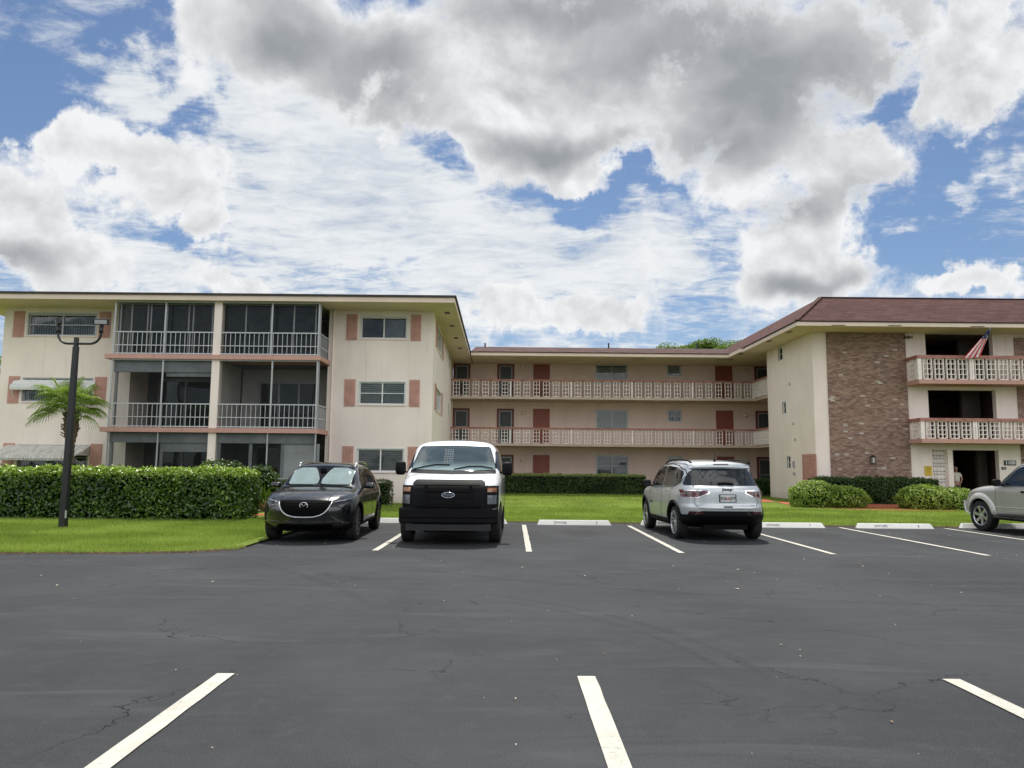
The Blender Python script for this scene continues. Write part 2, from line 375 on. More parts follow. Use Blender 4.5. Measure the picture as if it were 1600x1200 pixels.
# ------------------------------------------------------------------ ground
def asphalt():
    t = NT('sealed_asphalt'); p = t.pos(); s = t.n('ShaderNodeSeparateXYZ', {0: p})
    big = t.noise(p, .35, 5, .6, .4); st = t.noise(t.scale(p, (.35, 1.8, 1)), 1.1, 6, .62, .8); fine = t.noise(p, 90, 4, .75); mid = t.noise(p, 6, 5, .65)
    c = t.mix(t.mr(big, .3, .7), (.028, .030, .033), (.043, .046, .050))
    c = t.mix(t.mr(st, .5, .75, 0, .7), c, (.068, .072, .076))
    c = t.mix(t.mr(st, .40, .22, 0, .5), c, (.020, .021, .022))
    c = t.mix(t.mr(mid, .5, .75, 0, .35), c, (.060, .062, .064))
    c = t.mix(t.mr(fine, .5, .75, 0, .6), c, (.12, .12, .12)); c = t.mix(t.mr(fine, .45, .25, 0, .6), c, (.02, .02, .02))
    # hairline cracks: distorted cell borders, broken up by masks
    wv = t.vm('ADD', p, t.vm('SCALE', t.vm('SUBTRACT', t.noise(p, 1.7, 5, .6, col=True), (.5, .5, .5)), sc=.9))
    wv = t.vm('ADD', wv, t.vm('SCALE', t.vm('SUBTRACT', t.noise(p, 14, 3, .6, col=True), (.5, .5, .5)), sc=.09))
    cr = None
    for sc, wd, lo, hi, seed in ((.42, .0044, .46, .62, 0.), (1.1, .0060, .55, .68, 7.)):
        v = t.n('ShaderNodeTexVoronoi', {'Vector': t.vm('ADD', wv, (seed, 3.3, 0)), 'Scale': sc}, feature='DISTANCE_TO_EDGE', voronoi_dimensions='2D').outputs['Distance']
        m = t.math('MULTIPLY', t.mr(v, wd*.25, wd, 1, 0), t.mr(t.noise(t.vm('ADD', p, (seed, 0, 0)), .55, 3, .6), lo, hi))
        cr = m if cr is None else t.math('MAXIMUM', cr, m)
    c = t.mix(t.math('MULTIPLY', cr, .8), c, (.005, .005, .005))
    for bx_, by_ in ((-3.9, 16.), (-1.1, 15.5), (1.7, 17.2), (4.4, 17.), (7.1, 17.4), (9.8, 17.)):   # drip stains in the stalls
        dd = t.vm('LENGTH', t.vm('MULTIPLY', t.vm('SUBTRACT', wv, (bx_, by_, 0)), (1, .5, 0)))
        c = t.mix(t.math('MULTIPLY', t.mr(dd, .15, .75, 1, 0), t.mr(mid, .35, .65, .1, .6)), c, (.014, .014, .014))
    # curved tyre scuff
    def arc(cx, cy, r, w, y0, y1):
        dd = t.vm('LENGTH', t.vm('SUBTRACT', t.vm('MULTIPLY', p, (1, 1, 0)), (cx, cy, 0)))
        m = t.mr(t.math('ABSOLUTE', t.math('SUBTRACT', dd, r)), 0, w, 1, 0)
        return t.math('MULTIPLY', t.math('MULTIPLY', m, t.mr(s.outputs[1], y0, y0+.8)), t.mr(s.outputs[1], y1, y1-.8))
    sc_ = t.math('MAXIMUM', arc(-2.5, 5.2, 4.4, .09, 5.2, 9.3), arc(-2.5, 5.2, 4.15, .07, 5.2, 9.0))
    sc_ = t.math('MAXIMUM', sc_, arc(6, 20, 11.5, .1, 7.5, 12)); sc_ = t.math('MAXIMUM', sc_, arc(-14, 2, 14, .12, 8, 12))
    c = t.mix(t.math('MULTIPLY', sc_, t.mr(mid, .35, .6, .05, .35)), c, (.015, .015, .015))
    h = t.math('SUBTRACT', t.math('MULTIPLY', fine, .5), t.math('MULTIPLY', cr, 1.2))
    rg = t.mr(st, .3, .7, .68, .85)
    return t.done(t.bsdf(Base_Color=c, Roughness=rg, Specular_IOR_Level=.14, Normal=t.bump(h, .6, .008)))
def lawn_mat():
    t = NT('lawn_turf'); p = t.pos()
    n = t.noise(p, .5, 5, .6); f = t.noise(p, 28, 4, .7)
    c = t.mix(t.mr(n, .3, .7), (.11, .16, .025), (.18, .25, .035)); c = t.mix(t.mr(f, .4, .65, 0, .7), c, (.045, .06, .012))
    return t.done(t.bsdf(Base_Color=c, Roughness=.9, Specular_IOR_Level=.1, Normal=t.bump(f, .6, .03)))
def paint():
    t = NT('line_paint'); p = t.pos(); n = t.noise(p, 30, 5, .7); b = t.noise(p, 3, 4, .6)
    c = t.mix(t.mr(b, .35, .7), (.50, .485, .42), (.41, .395, .345)); c = t.mix(t.mr(n, .56, .70, 0, .7), c, (.20, .19, .17))
    wv = t.vm('ADD', p, t.vm('SCALE', t.vm('SUBTRACT', t.noise(p, 5, 4, .6, col=True), (.5, .5, .5)), sc=.3))
    v = t.n('ShaderNodeTexVoronoi', {'Vector': wv, 'Scale': 2.3}, feature='DISTANCE_TO_EDGE', voronoi_dimensions='2D').outputs['Distance']
    c = t.mix(t.math('MULTIPLY', t.mr(v, .003, .012, 1, 0), t.mr(b, .45, .6, 0, .7)), c, (.2, .19, .17))
    return t.done(t.bsdf(Base_Color=c, Roughness=.8))
def halo():
    t = NT('seal_coat_halo'); p = t.pos(); n = t.noise(p, 5, 4, .6); f = t.noise(p, 140, 3, .7)
    c = t.mix(t.mr(n, .3, .7), (.034, .036, .038), (.046, .048, .050)); c = t.mix(t.mr(f, .5, .75, 0, .6), c, (.10, .10, .10))
    e = t.mr(t.noise(p, 3.2, 5, .65), .48, .56)
    return t.done(t.n('ShaderNodeMixShader', {0: e, 1: t.n('ShaderNodeBsdfTransparent').outputs[0], 2: t.bsdf(Base_Color=c, Roughness=.85, Specular_IOR_Level=.14).outputs[0]}))
M['asphalt'] = asphalt(); M['lawn'] = lawn_mat(); M['line'] = paint(); M['halo'] = halo()
M['mulch'] = plain('red_mulch', (.33, .085, .035), .95, var=.4, scale=18, bump=.8)
M['soil'] = plain('dark_soil', (.07, .045, .025), .95, var=.4, scale=14, bump=.6)
M['grass'] = leafmat('grass_blades', (.08, .13, .022), (.23, .32, .045), (.46, .52, .15), .5, .3, .25, .5, None, (.34, .48, .05))
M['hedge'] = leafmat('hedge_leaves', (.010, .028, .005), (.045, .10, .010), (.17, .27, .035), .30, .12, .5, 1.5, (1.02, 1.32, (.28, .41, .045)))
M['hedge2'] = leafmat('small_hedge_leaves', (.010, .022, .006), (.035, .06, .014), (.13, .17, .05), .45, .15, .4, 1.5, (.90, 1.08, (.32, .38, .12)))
M['bush'] = leafmat('variegated_leaves', (.06, .12, .015), (.22, .33, .04), (.55, .60, .20), .4, .3, .4, 2.)
M['darkbush'] = leafmat('dark_shrub_leaves', (.012, .03, .008), (.03, .065, .014), (.08, .13, .03), .45, .2, .4, 1.5)
M['tree'] = leafmat('tree_leaves', (.03, .07, .01), (.08, .16, .02), (.17, .27, .04), .45, .3, .3, .8)
M['palmleaf'] = leafmat('palm_leaf', (.09, .16, .02), (.22, .34, .05), (.42, .46, .14), .4, .4, .4, 3.)
M['bark'] = plain('bark', (.12, .085, .055), .95, var=.4, scale=9, bump=.8)
M['twig'] = plain('hedge_stems', (.10, .075, .05), .95, var=.3, scale=9)
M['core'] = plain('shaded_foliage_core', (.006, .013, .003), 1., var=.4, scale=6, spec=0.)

mb = MB(); mb.face([(-400, -150, 0), (400, -150, 0), (400, 900, 0), (-400, 900, 0)])
tag(mb.build('asphalt_lot', M['asphalt']), kind='structure')
# lawn outline (edge of the asphalt as measured), 5 cm thick sod edge that dips at the border
edge = [(-80, 12.35), (-30, 12.4), (-14, 12.42), (-8.3, 12.44), (-6.3, 12.6), (-5.4, 12.83), (-4.95, 13.1), (-4.70, 13.5), (-4.72, 14.2), (-4.85, 15.2), (-4.93, 17), (-4.9, 19.2), (-4.7, 20.0), (-4.3, 20.25), (-1, 20.22), (2.6, 20.15), (5.5, 19.95), (9, 19.7), (14, 19.75), (22, 19.75), (60, 19.8)]
P = []
for (a, b), (c, d) in zip(edge, edge[1:]):
    n = max(1, int(math.hypot(c-a, d-b)/.12)) if -16 < a < 16 else 1
    for k in range(n): P.append((a+(c-a)*k/n+random.uniform(-.02, .02), b+(d-b)*k/n+random.uniform(-.035, .035)))
P.append(edge[-1])
V = []
for x, y in P: V.append((x, y, .001))
for x, y in P: V.append((x-.02, y+.05, .035))
for x, y in P: V.append((x-.02, 600, .036))
n = len(P); mb = MB(); mb.v = V
for k in range(n-1):
    mb.f += [(k, k+1, n+k+1, n+k), (n+k, n+k+1, 2*n+k+1, 2*n+k)]; mb.m += [1, 0]
tag(mb.build('lawn', [M['lawn'], M['soil']]), kind='structure')
# painted stall lines
LX = [-2.33, .37, 3.05, 5.73, 8.45, 11.15]
def line(x0, y0, x1, y1, w=.10, h=True):
    d = Vector((x1-x0, y1-y0, 0)).normalized(); r = Vector((d.y, -d.x, 0))
    def strip(w, z, e, jit, mat, name):
        m = MB(); a = Vector((x0, y0, z))-d*e; b = Vector((x1, y1, z))+d*e; k = 24; pl = [a.lerp(b, i/k)-r*(w/2+random.uniform(0, jit)) for i in range(k+1)]; pr = [a.lerp(b, i/k)+r*(w/2+random.uniform(0, jit)) for i in range(k+1)]
        for i in range(k): m.face([pl[i], pr[i], pr[i+1], pl[i+1]])
        tag(m.build(name, mat), kind='structure')
    strip(w, .008, 0, .007, M['line'], 'parking_line')
    if h: strip(w+.12, .004, .06, .035, M['halo'], 'seal_coat_edge')
for i, x in enumerate(LX): line(x, 13.38, x+.03, 19.4 if i != 0 else 19.9, .10, False)
for x in (-4.6, -2.01, .57, 3.19, 5.8): line(x, 5.56, x, -1, .12, False)
# scattered dry leaf litter and flecks on the asphalt
nl = 260; px = rng.uniform(-9, 13, nl); py = 3.6+rng.random(nl)**1.0*15.5
keep = ~((px < -4.6) & (py > 12.2)); px = px[keep]; py = py[keep]; nl = len(px)
s_ = (.005+.02*rng.random(nl)**3)*(1+(py > 9)*.6); an = rng.uniform(0, 6.28, nl)
V = np.zeros((nl, 4, 3))
for k, (ux, uy) in enumerate(((-1, 0), (0, -.45), (1, 0), (0, .5))):
    V[:, k, 0] = px+(ux*np.cos(an)-uy*np.sin(an))*s_; V[:, k, 1] = py+(ux*np.sin(an)+uy*np.cos(an))*s_; V[:, k, 2] = .010+(k % 2)*.006
M['litter'] = leafmat('dry_litter', (.30, .22, .12), (.6, .55, .42), (.85, .82, .74), .8, .1, .2)
tag(np_mesh('leaf_litter', V.reshape(-1, 3), np.arange(nl*4).reshape(-1, 4), M['litter'], 4), 'small dry leaves and pale flecks scattered over the asphalt', 'leaf litter', kind='stuff')
# grass blades (denser near the viewer)
def in_lawn(x, y):
    ex = np.array([e[0] for e in edge[:8]]); ey = np.array([e[1] for e in edge[:8]])
    left = (x < -4.95) & (y > np.interp(x, ex, ey)+.01); ex2 = np.array([e[0] for e in edge[12:]]); ey2 = np.array([e[1] for e in edge[12:]])
    return left | ((y > np.interp(x, ex2, ey2)+.01) & (x > -5)) | ((x > -4.97) & (x < -4.7) & (y > 13.2) & (y < 13.6))
def blades(n, x0, x1, y0, y1, h, w, wr=1.):
    x = rng.uniform(x0, x1, n); y = y0+(y1-y0)*rng.random(n)**wr; k = in_lawn(x, y)
    k &= ~((x > 9.8) & (x < 24) & (y > 28.2))
    x = x[k]; y = y[k]; n = len(x)
    hh = h*rng.uniform(.5, 1.35, n); ww = w*rng.uniform(.6, 1.3, n); a = rng.uniform(0, 6.28, n); b = rng.uniform(0, 6.28, n); l = hh*rng.uniform(.1, .8, n)
    V = np.zeros((n, 3, 3))
    V[:, 0] = np.stack([x-np.cos(a)*ww, y-np.sin(a)*ww, np.full(n, .02)], 1); V[:, 1] = np.stack([x+np.cos(a)*ww, y+np.sin(a)*ww, np.full(n, .02)], 1)
    V[:, 2] = np.stack([x+np.cos(b)*l, y+np.sin(b)*l, .03+hh], 1)
    return V.reshape(-1, 3)
V = np.concatenate([blades(150000, -13.5, -4.6, 12.4, 20.6, .055, .0055, 1.25), blades(110000, -5.2, 16, 19.6, 27, .06, .008, 1.1), blades(50000, -8, 22, 26, 40, .06, .012)])
tag(np_mesh('grass', V, np.arange(len(V)).reshape(-1, 3), M['grass'], 3), 'short bright green lawn grass', 'grass', kind='stuff')

# ------------------------------------------------------------------ foliage
def leaves(P, N, size, fold=.25, spread=.8, asp=.55):
    """diamond leaves at points P roughly facing N"""
    n = len(P); N = N+rng.normal(0, spread, (n, 3)); N /= np.linalg.norm(N, axis=1)[:, None]+1e-9
    T = rng.normal(0, 1, (n, 3)); T -= (T*N).sum(1)[:, None]*N; T /= np.linalg.norm(T, axis=1)[:, None]+1e-9
    B = np.cross(N, T); s = size*rng.uniform(.6, 1.35, n)[:, None]
    V = np.zeros((n, 6, 3)); V[:, 0] = P-T*s*.5; V[:, 1] = P-B*s*asp*.5-T*s*.05+N*s*fold*.4; V[:, 2] = P+T*s*.5; V[:, 3] = P+B*s*asp*.5-T*s*.05+N*s*fold*.4
    V[:, 4] = P-B*s*asp*.36+T*s*.28+N*s*fold*.3; V[:, 5] = P+B*s*asp*.36+T*s*.28+N*s*fold*.3
    V = V.reshape(-1, 3); b = np.arange(n)[:, None]*6
    Fq = np.concatenate([b+np.array([[0, 2, 4, 1]]), b+np.array([[0, 3, 5, 2]])], 1).reshape(-1, 4)
    return V, Fq
def hedge(name, label, x0, x1, y0, y1, h, n, size, mat, group=None, bottom=.05, round_=.12, density_gap=None, wob=.06, stems=0, ang=0):
    c = ((x0+x1)/2, y0, 0); t = thing(name, label, 'hedge', c, 0, group)
    L, W = x1-x0, y1-y0
    # sample on front / top / ends / back surfaces with lumpy offset
    area = np.array([L*h*1.0, L*W, W*h, W*h, L*h*.35]); k = rng.choice(5, n, p=area/area.sum())
    a = rng.random(n); b = rng.random(n); P = np.zeros((n, 3)); N = np.zeros((n, 3))
    for i in range(5):
        m = k == i
        if i == 0: P[m] = np.stack([x0+L*a[m], np.full(m.sum(), y0), bottom+(h-bottom)*b[m]], 1); N[m] = (0, -1, .35)
        if i == 1: P[m] = np.stack([x0+L*a[m], y0+W*b[m], np.full(m.sum(), h)], 1); N[m] = (0, -.1, 1)
        if i == 2: P[m] = np.stack([np.full(m.sum(), x0), y0+W*a[m], bottom+(h-bottom)*b[m]], 1); N[m] = (-1, 0, .3)
        if i == 3: P[m] = np.stack([np.full(m.sum(), x1), y0+W*a[m], bottom+(h-bottom)*b[m]], 1); N[m] = (1, 0, .3)
        if i == 4: P[m] = np.stack([x0+L*a[m], np.full(m.sum(), y1), bottom+(h-bottom)*b[m]], 1); N[m] = (0, 1, .3)
    q = P.copy(); cx, cy = (x0+x1)/2, (y0+y1)/2
    # rounded shoulders
    ty = np.clip((np.abs(q[:, 1]-cy)-(W/2-round_))/round_, 0, 1); tz = np.clip((q[:, 2]-(h-round_))/round_, 0, 1); tx = np.clip((np.abs(q[:, 0]-cx)-(L/2-round_))/round_, 0, 1)
    q[:, 2] -= round_*.45*np.maximum(ty, tx)*tz; q[:, 1] -= np.sign(q[:, 1]-cy)*round_*.45*ty*tz; q[:, 0] -= np.sign(q[:, 0]-cx)*round_*.5*tx*np.maximum(tz, ty)
    lump = (np.sin(q[:, 0]*3.1+1)*np.sin(q[:, 0]*1.3+q[:, 2]*4)+np.sin(q[:, 0]*7.7+q[:, 2]*5.)*.6)*wob*.6
    N /= np.linalg.norm(N, axis=1)[:, None]
    q += N*(lump+rng.normal(0, wob*.55, n)-abs(rng.normal(0, wob, n)))[:, None]
    # thinner, darker foot: pull leaves out at random
    keepp = rng.random(n) < np.clip(.35+q[:, 2]/(h*.35), 0, 1)
    if density_gap: keepp &= ~((q[:, 0] > density_gap[0]) & (q[:, 0] < density_gap[1]) & (q[:, 2] < density_gap[2]) & (rng.random(n) < .5))
    q = q[keepp]; N = N[keepp]; q[:, 2] = np.maximum(q[:, 2], .03)
    V, Fq = leaves(q, N, size)
    np_mesh('foliage', V, Fq, mat, 4, t)
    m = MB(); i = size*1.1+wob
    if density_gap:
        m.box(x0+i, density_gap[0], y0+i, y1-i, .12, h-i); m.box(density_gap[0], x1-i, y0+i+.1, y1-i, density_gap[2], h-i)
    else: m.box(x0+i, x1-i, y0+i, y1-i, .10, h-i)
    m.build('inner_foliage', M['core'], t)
    m = MB(); ns = stems or int(L*3)
    for j in range(ns):
        sx = random.uniform(x0+.15, x1-.15); sy = random.uniform(y0+.15, y1-.2)
        for _ in range(2): m.tube([(sx, sy, 0), (sx+random.uniform(-.06, .06), sy+random.uniform(-.05, .05), .25), (sx+random.uniform(-.18, .18), sy+random.uniform(-.15, .1), h*.65)], [.012, .009, .005], 5)
    m.build('stems', M['twig'], t)
    return t
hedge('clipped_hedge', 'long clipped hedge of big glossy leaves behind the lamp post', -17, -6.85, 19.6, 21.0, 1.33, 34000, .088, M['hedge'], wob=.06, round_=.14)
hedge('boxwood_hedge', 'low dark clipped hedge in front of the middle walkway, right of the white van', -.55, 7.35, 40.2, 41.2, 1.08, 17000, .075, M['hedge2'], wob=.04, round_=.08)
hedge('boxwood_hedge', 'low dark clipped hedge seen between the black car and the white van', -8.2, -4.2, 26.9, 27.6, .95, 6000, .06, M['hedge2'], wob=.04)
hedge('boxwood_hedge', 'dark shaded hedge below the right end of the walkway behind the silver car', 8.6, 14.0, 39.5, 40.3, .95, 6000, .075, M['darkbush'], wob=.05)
hedge('backing_hedge', 'dark hedge along the foot of the brick panel behind the rounded bushes', 12.9, 18.05, 31.5, 32.6, 1.12, 12000, .085, M['darkbush'], wob=.07)
def bush(name, label, cat, blobs, n, size, mat, group=None, spread=.8, z0=.05):
    bx = sum(b[0] for b in blobs)/len(blobs); by = min(b[1] for b in blobs); t = thing(name, label, cat, (bx, by, 0), 0, group)
    Ps = []; Ns = []
    w = np.array([b[3]*b[4]+b[3]*b[5] for b in blobs]); w /= w.sum()
    for (cx, cy, cz, rx, ry, rz), wi in zip(blobs, w):
        k = int(n*wi); d = rng.normal(0, 1, (k, 3)); d /= np.linalg.norm(d, axis=1)[:, None]
        r = 1+.07*np.sin(d[:, 0]*9+cx)*np.cos(d[:, 2]*8)+rng.normal(0, .035, k)-abs(rng.normal(0, .06, k))
        q = np.stack([cx+d[:, 0]*rx*r, cy+d[:, 1]*ry*r, cz+np.sign(d[:, 2])*np.abs(d[:, 2])**.85*rz*r], 1); Ps.append(q); Ns.append(d/np.array([rx, ry, rz])+np.array([0, 0, .25]))
    P = np.concatenate(Ps); N = np.concatenate(Ns); N /= np.linalg.norm(N, axis=1)[:, None]; k = P[:, 2] > z0
    for (cx, cy, cz, rx, ry, rz) in blobs:
        k &= (((P-np.array([cx, cy, cz]))/np.array([rx, ry, rz]))**2).sum(1) > .68
    V, Fq = leaves(P[k], N[k], size, spread=spread); np_mesh('foliage', V, Fq, mat, 4, t)
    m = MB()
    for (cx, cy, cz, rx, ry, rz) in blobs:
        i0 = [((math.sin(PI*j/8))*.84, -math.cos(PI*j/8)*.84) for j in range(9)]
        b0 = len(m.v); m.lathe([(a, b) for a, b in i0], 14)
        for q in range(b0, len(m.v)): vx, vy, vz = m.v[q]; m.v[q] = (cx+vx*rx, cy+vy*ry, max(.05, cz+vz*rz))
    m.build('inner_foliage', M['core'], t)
    return t
bush('rounded_bush', 'rounded pale green bush at the right wing corner, just right of the silver car', 'bush', [(11.75, 29.0, .42, .95, .8, .62), (12.7, 28.8, .36, 1.0, .8, .5)], 13000, .07, M['bush'])
bush('rounded_bush', 'rounded pale green bush in front of the entrance, beside the grey parked car', 'bush', [(15.5, 28.2, .38, .95, .85, .56), (16.5, 28.2, .34, 1.0, .8, .5), (17.5, 28.5, .3, .7, .7, .42)], 17000, .07, M['bush'])
bush('dark_shrub', 'dark shrub poking above the back of the long glossy hedge', 'shrub', [(-9.0, 23.5, .85, 1.1, .7, .75), (-7.8, 23.8, .75, .6, .5, .7)], 3500, .09, M['darkbush'])
bush('dark_shrub', 'low dark shrub at the lanai corner behind the black car', 'shrub', [(-6.9, 26.0, .55, .9, .6, .6), (-6.0, 26.2, .45, .6, .5, .55)], 3500, .09, M['darkbush'])
def rosette(name, label, cat, c, n, L, w, mats, up=.5, group=None, h0=.05):
    t = thing(name, label, cat, c, 0, group)
    for mi, mat in enumerate(mats):
        m = MB()
        for i in range(n//len(mats)):
            a = random.uniform(0, 2*PI); e = random.uniform(up, 1.35); l = L*random.uniform(.6, 1.1); d = Vector((math.cos(a)*math.cos(e), math.sin(a)*math.cos(e), math.sin(e))); r = Vector((-math.sin(a), math.cos(a), 0))
            b = Vector(c)+Vector((random.uniform(-.05, .05), random.uniform(-.05, .05), h0)); pts = []
            for k in range(5):
                s = k/4; p = b+d*l*s+Vector((0, 0, -.25*l*s*s*math.cos(e))); ww = w*(1-s**2)*(.6+.8*min(s*3, 1)); pts.append((p-r*ww/2, p+Vector((0, 0, -.3*ww)), p+r*ww/2))
            for p, q in zip(pts, pts[1:]): m.face([p[0], p[1], q[1], q[0]]); m.face([p[1], p[2], q[2], q[1]])
        m.build('leaves', mat, t)
    return t
M['agave'] = leafmat('agave_leaf', (.12, .17, .07), (.22, .28, .13), (.5, .5, .28), .5, .1, .3)
M['cordy'] = leafmat('red_cordyline_leaf', (.10, .02, .02), (.22, .04, .04), (.35, .12, .09), .4, .2, .4)
ax, ay = G(1335, 793)
rosette('agave', 'small spiky agave in the red mulch between the two rounded bushes', 'agave', (ax, ay, .03), 34, .62, .06, [M['agave']])
tg = 'strap-leaved plants at the end of the long hedge'
rosette('cordyline', 'red and green strap-leaved plant between the long hedge and the black car', 'plant', (-6.25, 19.9, .03), 40, .55, .06, [M['hedge'], M['cordy']], .9, h0=.12)
rosette('strap_leaf_plant', 'arching bright green leafy plant at the right end of the long hedge', 'plant', (-6.65, 20.6, .03), 36, .7, .055, [M['hedge']], .9, h0=.3)
rosette('strap_leaf_plant', 'low green strap-leaved plant just behind the left corner of the black car', 'plant', (-5.75, 20.9, .03), 50, .85, .06, [M['hedge']], .5, h0=.2)
# red mulch bed
bed = [G(*p) for p in ((1195, 781), (1225, 789), (1270, 795), (1330, 798), (1400, 801), (1500, 801))]
mb = MB(); bk = [(10.6, 32.95), (11.6, 32.95), (13, 32.95), (15, 32.95), (17, 32.95), (19.1, 32.95)]
for i in range(5): mb.face([(bed[i][0], bed[i][1], .045), (bed[i+1][0], bed[i+1][1], .045), (bk[i+1][0], bk[i+1][1], .045), (bk[i][0], bk[i][1], .045)])
tag(mb.build('mulch_bed', M['mulch']), kind='structure')
a = G(392, 806); mb = MB(); mb.face([(a[0]-.25, a[1]-.5, .044), (a[0]+.45, a[1]-.4, .044), (a[0]+.55, a[1]+.2, .044), (a[0]-.25, a[1]+.5, .044)])
tag(mb.build('mulch_patch', M['mulch']), kind='structure')
# trees behind the roof and at the far left
def tree(label, base, h, crown, n, size, mat, name='broadleaf_tree', group=None):
    t = thing(name, label, 'tree', base, 0, group)
    m = MB(); bx, by, bz = base
    m.tube([(bx, by, 0), (bx+.1, by, h*.3), (bx-.1, by+.1, h*.6)], [.28, .22, .14], 10)
    Ps = []; Ns = []
    for i in range(crown[3]):
        a = random.uniform(0, 2*PI); rr = random.random()**.5; zc = h*(.76+.19*random.random()); c = (bx+crown[0]*rr*math.cos(a), by+crown[1]*rr*math.sin(a), zc-rr*crown[2]*.5)
        m.tube([(bx-.05, by, h*.45), ((bx+c[0])/2, (by+c[1])/2, (h*.5+c[2])/2+.2), c], [.09, .05, .02], 6)
        k = n//crown[3]; d = rng.normal(0, 1, (k, 3)); d /= np.linalg.norm(d, axis=1)[:, None]; s = random.uniform(.5, 1.0)*crown[2]*.42
        q = np.array(c)+d*np.array([s*1.35, s*1.35, s*.75])*(rng.random(k)**.4)[:, None]; Ps.append(q); Ns.append(d*.5+np.array([0, 0, .7]))
    m.build('trunk', M['bark'], t)
    V, Fq = leaves(np.concatenate(Ps), np.concatenate(Ns), size, spread=.9); np_mesh('crown', V, Fq, mat, 4, t)
    return t
tree('tall green tree behind the middle roof, its top showing in front of the clouds', (15.6, 62, 0), 12.9, (3.3, 2.2, 2.2, 60), 44000, .15, M['tree'])
tree('tall green tree behind the middle roof, partly hidden by the brown hip roof', (20.6, 66, 0), 13.6, (2.9, 2.2, 2.2, 50), 36000, .15, M['tree'])
tree('dark leafy tree at the far left edge beyond the corner of the left wing', (-33.8, 45, 0), 9.2, (2.6, 2.5, 2.6, 18), 12000, .15, M['tree'])
# fan palm in front of the left wing
def palm():
    bx, by = X(108, 700, 25.5), 25.5; t = thing('fan_palm', 'fan palm with drooping leaves in front of the left wing, behind the lamp post', 'palm', (bx, by, 0))
    top = Z(112, 632, 25.5); m = MB(); pts = []; rs = []
    for i in range(40):
        s = i/39; pts.append((bx+.06*math.sin(s*2.5)-.05*s, by, top*s)); rs.append((.13 if s < .62 else .13+.09*math.sin((s-.62)/.38*PI))+(.02 if i % 2 else 0))
    m.tube(pts, rs, 12); m.build('trunk', M['bark'], t)
    m = MB()
    for i in range(60):
        a = random.uniform(0, 2*PI); z = top*random.uniform(.66, .95); r = .15; p = Vector((bx+math.cos(a)*r, by+math.sin(a)*r, z)); m.bar(p, p+Vector((math.cos(a)*.14, math.sin(a)*.14, random.uniform(.05, .2))), .05, .03)
    m.build('boots', M['bark'], t)
    m = MB(); st = MB(); c0 = Vector((bx-.10, by, top))
    for i in range(44):
        a = i*2.399+random.uniform(-.2, .2); e = random.uniform(-.5, 1.3); L = random.uniform(.5, .82)
        d = Vector((math.cos(a)*math.cos(e), math.sin(a)*math.cos(e), math.sin(e))); hub = c0+d*L+Vector((0, 0, -.12*L*(1-math.sin(e))))
        st.tube([c0, c0+d*L*.5+Vector((0, 0, .05)), hub], [.018, .014, .010], 5)
        side = d.cross(Vector((0, 0, 1))); side = side.normalized() if side.length > .1 else Vector((1, 0, 0)); upv = side.cross(d).normalized()
        R = random.uniform(.5, .7)
        for j in range(26):
            th = -2.1+4.2*j/25; dd = (d*math.cos(th)+side*math.sin(th)).normalized(); ln = R*(.75+.25*math.cos(th*.8)); prev = None
            wv = dd.cross(upv).normalized()
            for k in range(6):
                s = k/5; p = hub+dd*ln*s+upv*(.10*ln*math.sin(s*2.5))-Vector((0, 0, 1))*ln*.42*s**2.8*(1.0+random.uniform(-.1, .1)); w = .085*ln*(s+.12 if s < .5 else (1.02-s)*1.15+.02)*.95
                cur = (p-wv*w/2, p+upv*.012*(1 if j % 2 else -1), p+wv*w/2)
                if prev: m.face([prev[0], prev[1], cur[1], cur[0]]); m.face([prev[1], prev[2], cur[2], cur[1]])
                prev = cur
    st.build('leaf_stalks', M['palmleaf'], t); m.build('crown', M['palmleaf'], t)
palm()
